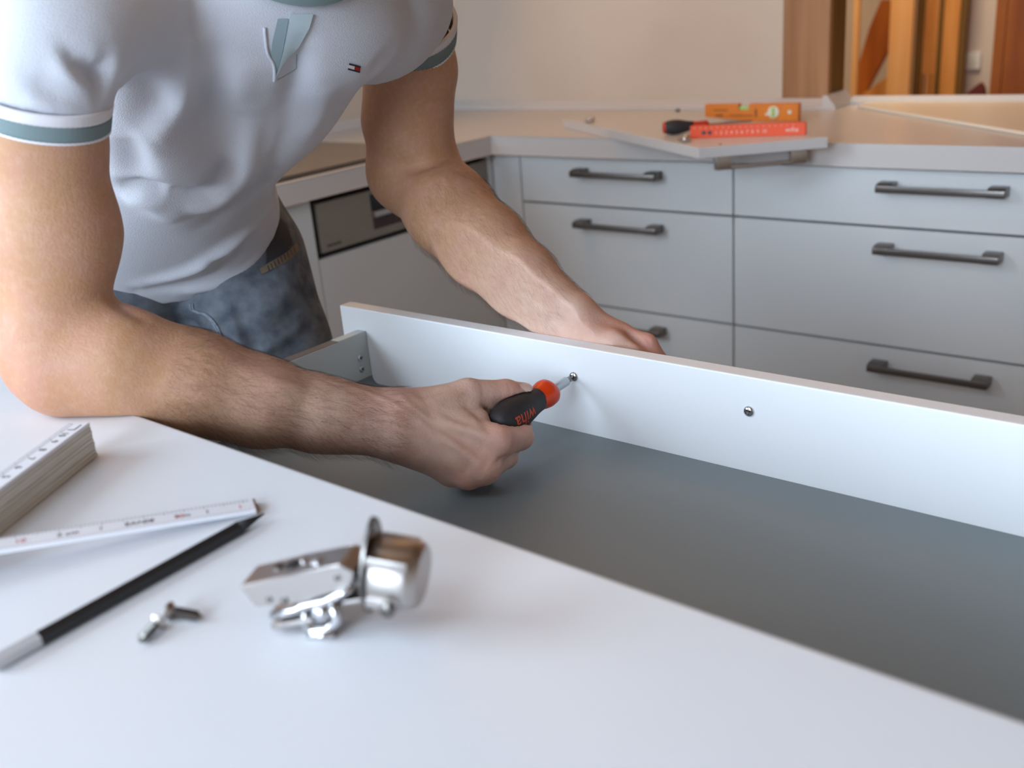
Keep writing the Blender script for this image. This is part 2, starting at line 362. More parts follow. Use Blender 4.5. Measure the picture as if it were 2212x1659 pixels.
for s, (a, b) in ((0, (-0.9065, -0.892)), (1, (-0.080, -0.0655))):
    part('side_rail', bx(a, b, 0.300, 0.7797, zb - .010, 0.8395, .0010), MATS['drawer_rail'], dr)
    cap = part('top_strip', bx(a + .0008, b - .0008, 0.302, 0.736, 0.8395, 0.8400), MATS['rail_top'], dr)
    br = part('front_bracket', bx(a + .0006, b - .0006, 0.7362, 0.7795, 0.8395, 0.8404, .0003), MATS['drawer_rail'], dr)
    for z in (0.796, 0.8105):
        if s == 1: continue
        M = Matrix.Translation((b, 0.7655, z)) @ Matrix.Rotation(math.pi / 2, 4, 'Y')
        bm = bmesh.new(); lathe(bm, [(0, 0.0047), (0.0008, 0.0045), (0.0013, 0.0032)], 20, M)
        sc = part('drawer_screw', bm, MATS['chrome'], dr, auto=40)
        bm = bmesh.new(); R45 = Matrix.Rotation(0.3 if z > .8 else 0.9, 4, 'Z')
        box(bm, -.0026, .0026, -.0005, .0005, .0013, .0015, M=M @ R45); box(bm, -.0005, .0005, -.0026, .0026, .0013, .0015, M=M @ R45)
        part('cross_slot', bm, MATS['screw_dark'], sc)
part('back_panel', bx(-0.892, -0.080, 0.300, 0.312, zb + .011, 0.835), MATS['drawer_rail'], dr)
def pan_screw(x, z):
    M = Matrix.Translation((x, YP, z)) @ Matrix.Rotation(math.pi / 2, 4, 'X')
    bm = bmesh.new(); R_ = 0.0052
    lathe(bm, [(0.0, R_), (0.0006, R_)] + [(0.0006 + 0.0026 * math.sin(a), R_ * math.cos(a)) for a in (0.3, 0.6, 0.9, 1.15, 1.35)], 24, M)
    o = part('handle_screw', bm, MATS['chrome'], dr, auto=50)
    bm = bmesh.new(); M2 = M @ Matrix.Rotation(0.5, 4, 'Z')
    box(bm, -.0024, .0024, -.0005, .0005, .0022, .0031, M=M2); box(bm, -.0005, .0005, -.0024, .0024, .0022, .0031, M=M2)
    part('cross_slot', bm, MATS['screw_dark'], o)
SCX, SCZ = -0.5838, 0.8343
pan_screw(SCX, SCZ); pan_screw(-0.3885, 0.8342)
add_handle(dr, (-0.486, YP + .0185, SCZ), Matrix.Rotation(math.pi, 3, 'Z'), L=0.216, label='steel bar handle on the outside, held by the left hand')
# ------------------------------------------------------------------ dining area behind the pass-through
def at_y(px, py, y):
    r = RM @ np.array([px - PX0, py - PY0, FPX]); return CAM + r * (y / r[1])
t = thing('timber_pier', 'brown timber-clad pier at the end of the white back wall', 'pier', (-1.0, 2.37, 0))
part('front_board', bx(-1.0685, -0.9575, YBK - .001, YBK + .018, 0.9105, ZC - .001, .0015), MATS['wood_grey'], t)
part('side_board', bx(-0.977, -0.9575, YBK + .0185, 2.402, 0.9105, ZC - .001, .002), MATS['wood_olive'], t)
part('back_board', bx(-1.0685, -0.9775, 2.370, 2.388, 0.9105, ZC - .001, .002), MATS['wood_grey'], t)
def post(name, label, cat, px0, px1, y, d, m, z0=0.0, z1=ZC - .001):
    a = at_y(px0, 160, y)[0]; b = at_y(px1, 160, y + d)[0]
    o = part(name, bx(a, b, y, y + d, z0, z1, .003), MATS[m]); tag(o, label, cat, 'timber posts of the gallery'); return o
post('timber_post', 'slim pale timber post just right of the dark pier', 'post', 1838, 1855, 3.70, .02, 'wood_light')
post('timber_post', 'broad pale timber post in the middle of the wooden gallery', 'post', 1916, 1971, 3.80, .03, 'wood_light')
# stair: a steep rust-coloured stringer and a second board rising the other way
st = thing('wooden_stair', 'rust-brown wooden stair boards crossing behind the pale posts', 'stair', (-2.0, 4.2, 0))
def board(pts, y, d, m, name):
    q = [at_y(px, py, y) for px, py in pts]
    bm = bmesh.new(); M = Matrix(((1, 0, 0, 0), (0, 0, 1, 0), (0, 1, 0, 0), (0, 0, 0, 1)))
    prism(bm, [(v[0], v[2]) for v in q], y, y + d, M=M); return part(name, bm, MATS[m], st)
board([(1848, 160), (1878, 60), (1903, 0), (1948, 0), (1925, 95), (1872, 195), (1850, 240), (1835, 240)], 4.16, .03, 'wood_rust', 'stringer')
board([(1850, 212), (1916, 166), (1960, 130), (1960, 240), (1838, 240)], 4.12, .03, 'wood_orange', 'lower_board')
# slatted door of upright boards with two slits
sl = thing('slatted_screen', 'upright orange wooden boards with narrow slits right of the broad post', 'screen', (-1.4, 4.0, 0))
Y0 = 4.00
bm_list = [(1971, 1987, 'wood_olive', 0.02), (1989, 1992, 'wood_orange', 0.03), (2000, 2009, 'wood_orange', 0.03), (2011.5, 2018, 'wood_orange', 0.03), (2019, 2028, 'wood_olive', 0.02), (2029, 2063, 'wood_orange', 0.035), (2064, 2079, 'wood_olive', 0.02)]
for a, b, m_, d in bm_list:
    xa = at_y(a, 180, Y0)[0]; xb = at_y(b, 180, Y0)[0]
    part('board', bx(xa, xb, Y0, Y0 + d, 0.0, 2.0, .002), MATS[m_], sl)
xa = at_y(1988, 180, Y0)[0]; xb = at_y(2019, 180, Y0)[0]
part('top_rail', bx(xa, xb, Y0 + .004, Y0 + .03, at_y(1990, 160, Y0)[2], 2.0, .001), MATS['wood_orange'], sl)
# wall piece with socket, dark red cushion corner, orange cupboard
xa = at_y(2081, 180, 4.10)[0]; xb = at_y(2150, 180, 4.10)[0]
p = thing('plaster_pier', 'cream plaster pier carrying the white wall socket', 'pier', ((xa + xb) / 2, 4.15, 0))
part('plaster', bx(xa, xb, 4.10, 4.20, 0, ZC - .001, .002), MATS['wall_paint'], p)
c = at_y(2101, 131, 4.10); s_ = 0.030
t = thing('wall_socket', 'white square wall socket on the cream pier at top right', 'socket', (c[0], 4.099, c[2]))
part('plate', bx(c[0] - s_, c[0] + s_, 4.086, 4.0995, c[2] - s_, c[2] + s_, .003), MATS['plastic_white'], t)
bm = bmesh.new(); lathe(bm, [(0, .017), (.002, .017), (.0025, .015)], 24, Matrix.Translation((c[0], 4.086, c[2])) @ Matrix.Rotation(math.pi / 2, 4, 'X'))
part('insert', bm, MATS['vial_frame'], t)
yc = 3.55
q = [at_y(px, py, yc) for px, py in ((2062, 222), (2117, 178), (2124, 190), (2129, 222))]
ch = thing('dining_chair', 'dark red chair back whose pointed corner shows above the worktop edge', 'chair', (q[1][0] - .03, yc + .1, 0))
bm = bmesh.new(); M = Matrix(((1, 0, 0, 0), (0, 0, 1, 0), (0, 1, 0, 0), (0, 0, 0, 1)))
prism(bm, [(v[0], v[2]) for v in q] + [(q[3][0], 0.62), (q[0][0] - .12, 0.62), (q[0][0] - .06, q[0][2] - .03)], yc, yc + .03, M=M, bev=.003); part('backrest', bm, MATS['maroon'], ch)
part('seat', bx(q[0][0] - .15, q[3][0] + .02, yc - .42, yc + .02, 0.43, 0.47, .01), MATS['maroon'], ch)
for lx in (q[0][0] - .13, q[3][0] - .02):
    for ly in (yc - .40, yc): part('leg', bx(lx, lx + .03, ly, ly + .03, 0, 0.43 if ly < yc - .1 else 0.62, .003), MATS['wood_rust'], ch)
xa = at_y(2138, 180, 3.3)[0]
t = thing('wardrobe', 'rust-orange wooden cupboard side at the far right edge', 'cupboard', (xa + .3, 3.5, 0))
part('side', bx(xa, xa + .03, 3.3, 3.8, 0, 1.9, .003), MATS['wood_rust'], t)
part('door', bx(xa + .031, xa + .6, 3.3, 3.32, 0.05, 1.9, .003), MATS['wood_rust'], t)
part('top', bx(xa, xa + .6, 3.3, 3.8, 1.9, 1.93, .003), MATS['wood_rust'], t)
# ------------------------------------------------------------------ things on the back worktop
# pale sheet standing in for a patch of reflected sunlight on the worktop
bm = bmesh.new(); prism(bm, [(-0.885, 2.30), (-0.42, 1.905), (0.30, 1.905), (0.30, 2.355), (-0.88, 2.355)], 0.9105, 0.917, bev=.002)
tag(part('light_patch_sheet', bm, MATS['light_patch_sheet']), 'flat cream sheet standing in for a bright patch of light on the back worktop', 'sheet')
# loose cabinet door, its handle hanging under the overhanging edge
B = np.array([-0.899, 1.607]); A = np.array([-1.445, 1.949]); e1 = (A - B) / np.linalg.norm(A - B); e2 = np.array([-e1[1], e1[0]])
if e2[1] < 0: e2 = -e2
D2 = np.array([-0.726, 1.757]) - B; L2 = np.linalg.norm(D2); e2 = D2 / L2
L1 = np.linalg.norm(A - B)
def bd(u, v): return B + e1 * u + e2 * v
cd = thing('furniture_front', 'loose white cabinet door lying askew on the back worktop, jutting over its edge', 'cabinet door', (*bd(L1 / 2, L2 / 2), 0.91))
bm = bmesh.new(); prism(bm, [tuple(bd(0, 0)), tuple(bd(0, L2)), tuple(bd(L1, L2)), tuple(bd(L1, 0))], 0.9104, 0.929, bev=.001)
part('slab', bm, MATS['counter_white'], cd)
ang = math.atan2(e2[1], e2[0])
M3 = Matrix.Translation((*bd(0.030, L2 * 0.55), 0.9102)) @ Matrix.Rotation(ang, 4, 'Z') @ Matrix.Rotation(math.pi / 2, 4, 'X').inverted()
bar, posts = handle_bm(0.165); add = bmesh.new()
for q_ in (bar, posts):
    me = bpy.data.meshes.new('x'); q_.to_mesh(me)
    me.transform(M3 @ Matrix.Diagonal((1, -.8, 1, 1)) @ Matrix.Diagonal((1, 1, 1, 1))); add_mesh(add, me); bpy.data.meshes.remove(me); q_.free()
zs = [v.co.z for v in add.verts]
if sum(zs) / len(zs) > 0.9102:
    for v in add.verts: v.co.z = 2 * 0.9102 - v.co.z
part('handle', add, MATS['nickel'], cd, auto=35, label='pale metal bar handle under the door edge')
for u in (L1 - .10, 0.10):
    hp = part('hinge_plate', bx(-.009, .009, -.019, .019, 0, .004, .001, M=Matrix.Translation((*bd(u, 0.022), 0.9291)) @ Matrix.Rotation(ang, 4, 'Z')), MATS['nickel'], cd)
    bm = bmesh.new()
    for s in (-1, 1): lathe(bm, [(0, .0065), (.005, .0060), (.0075, .003)], 16, Matrix.Translation((*(bd(u, 0.022) + np.array([math.cos(ang + 1.57), math.sin(ang + 1.57)]) * s * .013 + e2 * .004 * (s + 1)), 0.932)))
    part('hinge_screw', bm, MATS['chrome'], hp, smooth=True)
bm = bmesh.new(); c = onz(1556, 312, .929); lathe(bm, [(0, .003), (.0006, .003)], 16, Matrix.Translation((c[0], c[1], .9292))); part('drill_hole', bm, MATS['black_plastic'], cd)
c = onz(1464, 241, .91)
bm = bmesh.new(); lathe(bm, [(0, .006), (.004, .006), (.006, .004)], 16, Matrix.Translation((c[0], c[1], .9105))); tag(part('cover_cap', bm, MATS['nickel_dark']), 'tiny grey cover cap lying alone on the back worktop', 'cap')
# screwdriver lying on the loose door
def screwdriver(name, label, butt, tip, prof_grip, prof_butt, prof_neck, shaft, lobes=True, extra=None):
    pass
a = np.array(onz(1431, 276, .944)); b = np.array(onz(1530, 273, .940)); d = (b - a); Lg = np.linalg.norm(d[:2]); d[2] = 0; d /= np.linalg.norm(d)
s, u, dd = frame(d); M = Matrix((( s[0], u[0], dd[0], a[0]), (s[1], u[1], dd[1], a[1]), (s[2], u[2], dd[2], 0.9435), (0, 0, 0, 1)))
t = thing('screwdriver', 'black and red screwdriver lying on the loose cabinet door', 'screwdriver', tuple(M.translation))
k = Lg / 0.10
bm = bmesh.new(); lathe(bm, [(0, .005), (.001, .010), (.006 * k, .0115)], 24, M); part('butt_cap', bm, MATS['tool_red'], t, auto=40)
bm = bmesh.new(); lathe(bm, [(x * k, r) for x, r in ((.006, .0112), (.012, .0128), (.022, .0142), (.034, .0140), (.048, .0115), (.058, .0095), (.066, .0092))], 24, M); part('grip', bm, MATS['rubber_black'], t, smooth=True)
bm = bmesh.new(); lathe(bm, [(x * k, r) for x, r in ((.066, .0085), (.078, .0080), (.090, .0085), (.096, .0085), (.100, .006), (.101, .004))], 8, M); part('neck', bm, MATS['tool_red'], t, auto=30)
bm = bmesh.new(); lathe(bm, [(.101 * k, .0025), (.19 * k, .0025), (.195 * k, .0018)], 12, M); part('shaft', bm, MATS['chrome'], t, auto=40)
# orange folding rule standing on edge on the loose door
a = np.array(onz(1491, 299, .9292)); b = np.array(onz(1741, 291, .9292)); d = b - a; L = np.linalg.norm(d); d /= L; ang2 = math.atan2(d[1], d[0])
M = Matrix.Translation(tuple(a)) @ Matrix.Rotation(ang2, 4, 'Z')
t = thing('folding_rule', 'closed orange folding rule on edge on the loose cabinet door', 'folding rule', tuple(a), Matrix.Rotation(ang2, 3, 'Z'))
for i in range(5): part('segment', bx(0.001 * (i % 2), L - .001 * ((i + 1) % 2), i * .0033 + .00015, (i + 1) * .0033, 0, 0.0215, .0006), MATS['rule_orange'], t, local=True)
bm = bmesh.new(); Mx = Matrix.Rotation(math.pi / 2, 4, 'X')
for i in range(18):
    x = .008 + i * .0105
    box(bm, x, x + .0006, -.0003, 0, .0165, .0205)
for i in range(10):
    tm = text_mesh(str(i + 1), .0085, .0001); add_mesh(bm, tm, Matrix.Translation((.046 + i * .0095, -.0001, .006)) @ Mx)
tm = text_mesh('wiha', .0125, .0001, shear=.2); add_mesh(bm, tm, Matrix.Translation((L - .037, -.0001, .0062)) @ Mx)
part('scale_print', bm, MATS['print_white'], t, local=True)
bm = bmesh.new()
for x in (.022, .033): box(bm, x, x + .007, -.0003, 0, .006, .0125)
part('dark_print', bm, MATS['print_black'], t, local=True)
# torpedo level
a = np.array(onz(1523, 262, .9105)); b = np.array(onz(1724, 262, .9105)); d = b - a; L = np.linalg.norm(d); ang3 = math.atan2(d[1], d[0]); H_ = 0.034 * 1.08
t = thing('spirit_level', 'yellow-orange torpedo spirit level standing on the back worktop', 'spirit level', (a[0], a[1], .9105), Matrix.Rotation(ang3, 3, 'Z'))
Mz = Matrix(((1, 0, 0, 0), (0, 0, 1, 0), (0, 1, 0, 0), (0, 0, 0, 1)))
bm = bmesh.new(); prism(bm, [(0, .010), (L * .48, 0), (L, 0), (L, H_), (L * .485, H_), (L * .485, H_ * .62), (L * .37, H_ * .62), (L * .37, H_), (0, H_)], 0, .016, M=Mz, bev=.0008)
part('body', bm, MATS['level_orange'], t, local=True)
part('top_vial', bx(L * .375, L * .48, .002, .014, H_ * .62, H_ * .86, .002), MATS['vial_green'], t, local=True)
bm = bmesh.new(); lathe(bm, [(0, .0125), (.002, .0125), (.0026, .011)], 28, Matrix.Translation((L * .745, .0, H_ * .52)) @ Mx); cv = part('plumb_ring', bm, MATS['vial_frame'], t, local=True)
part('plumb_vial', bx(L * .745 - .0038, L * .745 + .0038, -.0045, -.0026, H_ * .52 - .010, H_ * .52 + .010, .0015), MATS['vial_green'], cv, local=True)
bm = bmesh.new(); lathe(bm, [(0, .0042), (.0006, .0042)], 18, Matrix.Translation((L * .912, .0, H_ * .52)) @ Mx); part('hang_hole', bm, MATS['vial_frame'], t, local=True)
bm = bmesh.new(); lathe(bm, [(0, .0032), (.0012, .0025)], 16, Matrix.Translation((L * .672, .0, H_ * .40)) @ Mx); part('set_screw', bm, MATS['vial_frame'], t, local=True)
bm = bmesh.new()
for x0, x1, z0, z1 in ((.12, .20, .30, .40), (.28, .53, .30, .36), (.10, .25, .62, .68), (.55, .57, .25, .7)): box(bm, L * x0, L * x1, -.0002, 0, H_ * z0, H_ * z1)
part('print', bm, MATS['level_print'], t, local=True)
# ------------------------------------------------------------------ things on the near worktop
# white folding rule: a stack of folded segments and one leg swung out
J = np.array([-0.596, 0.172]); S0 = np.array([-0.683, 0.323]); T0 = np.array([-0.506, 0.331])
ds = (S0 - J); Ls = np.linalg.norm(ds); ds /= Ls; ns = np.array([-ds[1], ds[0]])       # ns points left of the stack
fr = thing('folding_rule', 'white wooden folding rule, stacked, one leg swung out to the right', 'folding rule', (J[0], J[1], .91))
Wd = 0.0165; TH = 0.00298
for i in range(9):
    j = 0.0002 * ((i * 7) % 3 - 1)
    M = Matrix(((ds[0], ns[0], 0, J[0] + j * ns[0]), (ds[1], ns[1], 0, J[1] + j * ns[1]), (0, 0, 1, 0), (0, 0, 0, 1)))
    part('segment', bx(-.012, Ls - .0003 * (i % 3 == 1), 0, Wd, .9104 + i * TH, .9104 + (i + 1) * TH - .00018, .0005, M=M), MATS['rule_white' if i == 8 else 'rule_side'], fr)
Mtop = Matrix(((ds[0], ns[0], 0, J[0]), (ds[1], ns[1], 0, J[1]), (0, 0, 1, .9104 + 9 * TH - .00016), (0, 0, 0, 1)))
bm = bmesh.new()
for i in range(62):
    x = Ls - .003 - i * .0027; box(bm, x, x + .0004, Wd - (.0045 if i % 5 == 0 else .003), Wd - .0006, 0, .0001, M=Mtop)
box(bm, 0, Ls - .003, Wd - .0048, Wd - .0046, 0, .0001, M=Mtop)
for i in range(11):
    tm = text_mesh(str(10 - i if i < 10 else 9), .0075, .0001)
    add_mesh(bm, tm, Mtop @ Matrix.Translation((Ls - .018 - i * .0138, .0098, .0001)) @ Matrix.Rotation(math.pi, 4, 'Z'))
box(bm, Ls - .014, Ls - .0128, .0035, .0095, 0, .0001, M=Mtop); box(bm, Ls - .014, Ls - .0045, .0035, .0047, 0, .0001, M=Mtop)
part('scale_print', bm, MATS['print_black'], fr)
dl = (T0 - J); Ll = np.linalg.norm(dl); dl /= Ll; nl = np.array([-dl[1], dl[0]])
zt = (0.9265 - 0.9105) / Ll
ex = Vector((dl[0], dl[1], -zt)).normalized(); ey = Vector((nl[0], nl[1], 0)); ez = ex.cross(ey)
ML = Matrix(((ex[0], ey[0], ez[0], J[0]), (ex[1], ey[1], ez[1], J[1]), (ex[2], ey[2], ez[2], .9268), (0, 0, 0, 1)))
part('segment', bx(-.010, Ll, -Wd / 2, Wd / 2, 0, .0030, .0005, M=ML), MATS['rule_white'], fr)
bm = bmesh.new()
for i in range(72):
    x = .008 + i * .0024; box(bm, x, x + .0004, Wd / 2 - (.0036 if i % 5 == 0 else .0024), Wd / 2 - .0005, .0031, .0032, M=ML)
    box(bm, x, x + .0003, -Wd / 2 + .0005, -Wd / 2 + .0018, .0031, .0032, M=ML)
for i, (x, tx) in enumerate(((.020, '8'), (.032, '9'), (.079, '2 cm'), (.102, '1'), (.117, 'EAN'), (.128, '08'), (.146, '2 m'), (.164, '1'))):
    tm = text_mesh(tx, .0062, .0001); add_mesh(bm, tm, ML @ Matrix.Translation((x - .012, -.0028, .0031)))
part('scale_print', bm, MATS['print_black'], fr)
for x, tx in ((.056, '10'), (.1455, '20'), (.184, '1')):
    bm = bmesh.new(); tm = text_mesh(tx, .0064, .0001); add_mesh(bm, tm, ML @ Matrix.Translation((x - .012, -.0028, .0031)))
    part('red_figure', bm, MATS['print_red'], fr, label='red tens figure')
part('end_cap', bx(Ll - .0002, Ll + .0012, -Wd / 2, Wd / 2, -.0001, .0031, .0004, M=ML), MATS['brass'], fr, label='brass end cap')
bm = bmesh.new(); lathe(bm, [(.9104, .0035), (.9104 + 9 * TH + .0006, .0035)], 16, Matrix.Translation((J[0] + ns[0] * Wd / 2, J[1] + ns[1] * Wd / 2, 0))); part('hinge_rivet', bm, MATS['brass'], fr)
# pencil
a = np.array([-0.4895, 0.3265, 0.0]); b = np.array([-0.482, 0.172, 0.0]); d = b - a; L = 0.176; d /= np.linalg.norm(d); rp = 0.0045
s, u, dd = frame(d); M = Matrix(((s[0], u[0], dd[0], a[0]), (s[1], u[1], dd[1], a[1]), (s[2], u[2], dd[2], .91 + rp * .9), (0, 0, 0, 1)))
t = thing('pencil', 'black pencil with a pale end band lying on the foreground worktop', 'pencil', (a[0], a[1], .91))
bm = bmesh.new(); lathe(bm, [(.022, rp), (.152, rp)], 6, M @ Matrix.Rotation(math.radians(30), 4, 'Z')); part('barrel', bm, MATS['pencil_black'], t)
bm = bmesh.new(); lathe(bm, [(.0015, .0006), (.006, .0012), (.022, rp * .94)], 24, M); part('sharpened_tip', bm, MATS['pencil_lead'], t, smooth=True)
bm = bmesh.new(); lathe(bm, [(.1521, rp * 1.02), (.176, rp * 1.02)], 6, M @ Matrix.Rotation(math.radians(30), 4, 'Z')); part('end_band', bm, MATS['pencil_band'], t)
# two loose screws
def loose_screw(label, head, tip, zt):
    h = onz(*head, .9135); q = onz(*tip, .9120); d = Vector(q - h); L = d.length; s, u, dd = frame(d)
    M = Matrix(((s[0], u[0], dd[0], h[0]), (s[1], u[1], dd[1], h[1]), (s[2], u[2], dd[2], .91 + .0044), (0, 0, 0, 1)))
    t = thing('loose_screw', label, 'screw', (h[0], h[1], .91), group='loose screws on the near worktop')
    bm = bmesh.new(); lathe(bm, [(-.0012, .0036), (0, .0048), (.0006, .0048), (.0026, .0027)], 20, M); part('head', bm, MATS['nickel'], t, auto=40)
    bm = bmesh.new(); prof = [(.002, .0023)]
    n = int((L - .006) / .0011)
    for i in range(n): prof += [(.004 + i * .0011, .0021), (.0045 + i * .0011, .0029)]
    prof += [(L - .0025, .0016), (L, .0003)]
    lathe(bm, prof, 14, M); part('thread', bm, MATS['nickel_dark'], t, auto=25)
    bm = bmesh.new(); box(bm, -.002, .002, -.0004, .0004, -.0015, -.0011, M=M); box(bm, -.0004, .0004, -.002, .002, -.0015, -.0011, M=M); part('cross_slot', bm, MATS['screw_dark'], t)
loose_screw('loose small screw pointing left towards the viewer, beside the pencil', (343, 1346), (300, 1392), 0)
loose_screw('loose small screw pointing right, nearer the hinge', (366, 1322), (438, 1336), 0)
HINGE_OPEN = 22.0
# concealed cabinet hinge lying on the near worktop
th = math.radians(27); tl = math.radians(14.0)
hx = Vector((math.cos(th) * math.cos(tl), math.sin(th) * math.cos(tl), math.sin(tl))); hy = Vector((-math.sin(th), math.cos(th), 0)); hz = hx.cross(hy)
o0 = onz(516, 1268, .9345); o0 = Vector(o0) - hz * .0235
MH = Matrix(((hx[0], hy[0], hz[0], o0[0]), (hx[1], hy[1], hz[1], o0[1]), (hx[2], hy[2], hz[2], o0[2]), (0, 0, 0, 1)))
hg = thing('concealed_hinge', 'nickel-plated concealed cabinet hinge lying on the foreground worktop', 'hinge', tuple(o0), MH.to_3x3())
XZ = Matrix(((1, 0, 0, 0), (0, 0, -1, 0), (0, 1, 0, 0), (0, 0, 0, 1)))           # profile in xz, extruded along -y
def hpart(name, bm, m='nickel', parent=None, **k): return part(name, bm, MATS[m], parent or hg, local=True, **k)
prof = [(0, .0235), (.004, .0105), (.030, .0085), (.052, .0115), (.0600, .0125), (.0640, .0195), (.058, .0245), (.030, .0240)]
def shell(bm, pts, y0, y1, bev=.0006):
    n = len(pts); a = [bm.verts.new((x, y0, z)) for x, z in pts]; b = [bm.verts.new((x, y1, z)) for x, z in pts]
    fs = [bm.faces.new(a), bm.faces.new(b[::-1])]
    for i in range(n): fs.append(bm.faces.new((a[i], b[i], b[(i + 1) % n], a[(i + 1) % n])))
    bmesh.ops.bevel(bm, geom=list({e for f in fs for e in f.edges}), offset=bev, segments=3, affect='EDGES', clamp_overlap=True)
bm = bmesh.new(); shell(bm, prof, 0, .0012, .0004); shell(bm, prof, .0205, .0217, .0004)
hpart('arm_cheek', bm, auto=40)
bm = bmesh.new(); shell(bm, [(0, .0235), (.030, .0240), (.058, .0245), (.064, .0195), (.0625, .0185), (.0575, .0230), (.030, .0225), (.001, .022)], .0006, .0211, .0010)
top = hpart('arm_top', bm, auto=40)
for x, y, r, m in ((.017, .013, .0030, 'nickel_dark'), (.026, .012, .0042, 'black_plastic'), (.031, .015, .0026, 'chrome'), (.041, .011, .0036, 'chrome')):
    bm = bmesh.new(); lathe(bm, [(.0, r), (.0012, r), (.0016, r * .7)], 20, Matrix.Translation((x, y, .0232 + x * .016))); hpart('adjusting_screw', bm, m, auto=40)
for x, z, r in ((.0135, .0135, .0017), (.0215, .0112, .0021), (.0545, .0182, .0017)):
    bm = bmesh.new(); lathe(bm, [(0, r), (.0006, r), (.0009, r * .6)], 18, Matrix.Translation((x, 0, z)) @ Matrix.Rotation(math.pi / 2, 4, 'X')); hpart('rivet', bm, 'nickel_dark', auto=40)
# mounting plate under the arm
bm = bmesh.new(); box(bm, .008, .062, .001, .024, .0020, .0042, .0009); box(bm, .010, .034, -.004, .010, -.0022, .0010, .0009)
plate = hpart('mounting_plate', bm, auto=40)
bm = bmesh.new()
tube(bm, [(.012, -.001, .0052), (.026, -.001, .0050), (.031, -.002, .0068), (.044, -.002, .0072), (.054, -.002, .0100), (.060, -.001, .0120)], .0021, 10)
tube(bm, [(.030, -.001, .0065), (.029, -.002, -.0015), (.031, -.003, -.0065), (.040, -.003, -.0075), (.046, -.002, -.0040), (.048, -.001, .0065)], .0027, 10)
tube(bm, [(.029, -.005, -.0078), (.043, -.005, -.0092)], .0024, 10)
hpart('plate_clip', bm, 'chrome', plate, smooth=True)
bm = bmesh.new(); lathe(bm, [(-.006, .0042), (.001, .0048), (.003, .0040)], 20, Matrix.Translation((.039, -.001, .002)) @ Matrix.Rotation(1.2, 4, 'X')); hpart('cam_screw', bm, 'chrome', plate, smooth=True)
# flange: upright pointed oval, nearly edge-on, with two holes
bm = bmesh.new(); n = 40; zc, hz_, hy_ = .0170, .0270, .0160
out = []; 
for i in range(n):
    a = 2 * math.pi * i / n; out.append((.0105 + hy_ * math.copysign(abs(math.cos(a)) ** 1.25, math.cos(a)), zc + hz_ * math.sin(a)))
MF = Matrix(((0, 0, 1, .0655), (1, 0, 0, 0), (0, 1, 0, 0), (0, 0, 0, 1))) 
MF = Matrix.Translation((.0655, 0, .0105)) @ Matrix.Rotation(math.radians(HINGE_OPEN), 4, 'Y') @ Matrix.Translation((-.0655, 0, -.0105)) @ MF
prism(bm, out, 0, .0016, M=MF, bev=.0004); fl = hpart('flange', bm, 'nickel_dark', auto=40)
for zz in (zc + .0185, zc - .0185):
    bm = bmesh.new(); lathe(bm, [(-.0006, .0031), (.0022, .0031), (.0026, .0018)], 18, MF @ Matrix.Translation((.0105, zz, 0))); hpart('flange_bush', bm, 'chrome', fl, auto=40)
# cup
bm = bmesh.new(); MC = Matrix.Translation((.0655, 0, .0105)) @ Matrix.Rotation(math.radians(HINGE_OPEN), 4, 'Y') @ Matrix.Translation((.0040, .0105, zc - .012)) @ Matrix.Rotation(math.pi / 2, 4, 'Y')
lathe(bm, [(0, .0168), (.002, .0175), (.0175, .0175), (.0215, .0165), (.0235, .0145)], 44, MC); hpart('cup', bm, auto=35)
bm = bmesh.new(); MB_ = Matrix.Translation((.0655, 0, .0105)) @ Matrix.Rotation(math.radians(HINGE_OPEN), 4, 'Y') @ Matrix.Translation((-.0655, 0, -.0105)); box(bm, .0690, .086, -.0075, .0105, .004, .0105, .0012, M=MB_); box(bm, .0672, .089, -.0040, .0225, .0235, .0305, .0022, M=MB_); hpart('cup_housing', bm, auto=40)
bm = bmesh.new(); lathe(bm, [(0, .0040), (.0026, .0040), (.0034, .0030)], 18, MB_ @ Matrix.Translation((.081, -.0072, .0065)) @ Matrix.Rotation(math.pi / 2, 4, 'X')); hpart('damper_knob', bm, 'nickel_dark', auto=40)
bm = bmesh.new(); shell(bm, [(.0555, .010), (.070, .007), (.072, .013), (.058, .021)], .005, .016, .0008); hpart('link', bm, 'nickel_dark', auto=40)
LETTER_TURN = 0.62; LETTER_SIGN = -1
mat('chrome_brushed', (176, 182, 184), 0.34, metal=0.9)
# ------------------------------------------------------------------ screwdriver in the right hand
AX = Vector((0.012, -1.0, -0.040)).normalized(); TIP = Vector((SCX, YP - .0028, SCZ))
s_, u_, d_ = frame(AX); MS = Matrix(((s_[0], u_[0], d_[0], TIP[0]), (s_[1], u_[1], d_[1], TIP[1]), (s_[2], u_[2], d_[2], TIP[2]), (0, 0, 0, 1)))
sd = thing('screwdriver', 'short screwdriver with orange collar and black grip held in the right hand', 'screwdriver', tuple(TIP), MS.to_3x3())
def spart(name, bm, m, **k): return part(name, bm, MATS[m], sd, local=True, **k)
bm = bmesh.new(); lathe(bm, [(0, .0011), (.003, .0022), (.0042, .0030), (.0125, .0031)], 6); spart('bit', bm, 'nickel_dark', auto=30)
bm = bmesh.new(); lathe(bm, [(.0105, .0042), (.0112, .0048), (.0385, .0048)], 28); spart('shaft_sleeve', bm, 'chrome_brushed', auto=40)
bm = bmesh.new(); lathe(bm, [(.0375, .0075), (.0385, .0118), (.0420, .0138), (.0475, .0144), (.0530, .0136), (.0580, .0122), (.0610, .0116)], 48, lobes=3, lob=.045); spart('collar', bm, 'tool_orange', auto=50)
GP = [(.0600, .0119), (.0640, .0121), (.0700, .0128), (.0780, .0143), (.0880, .0160), (.1000, .0168), (.1120, .0160), (.1220, .0135), (.1270, .0100), (.1285, .0050)]
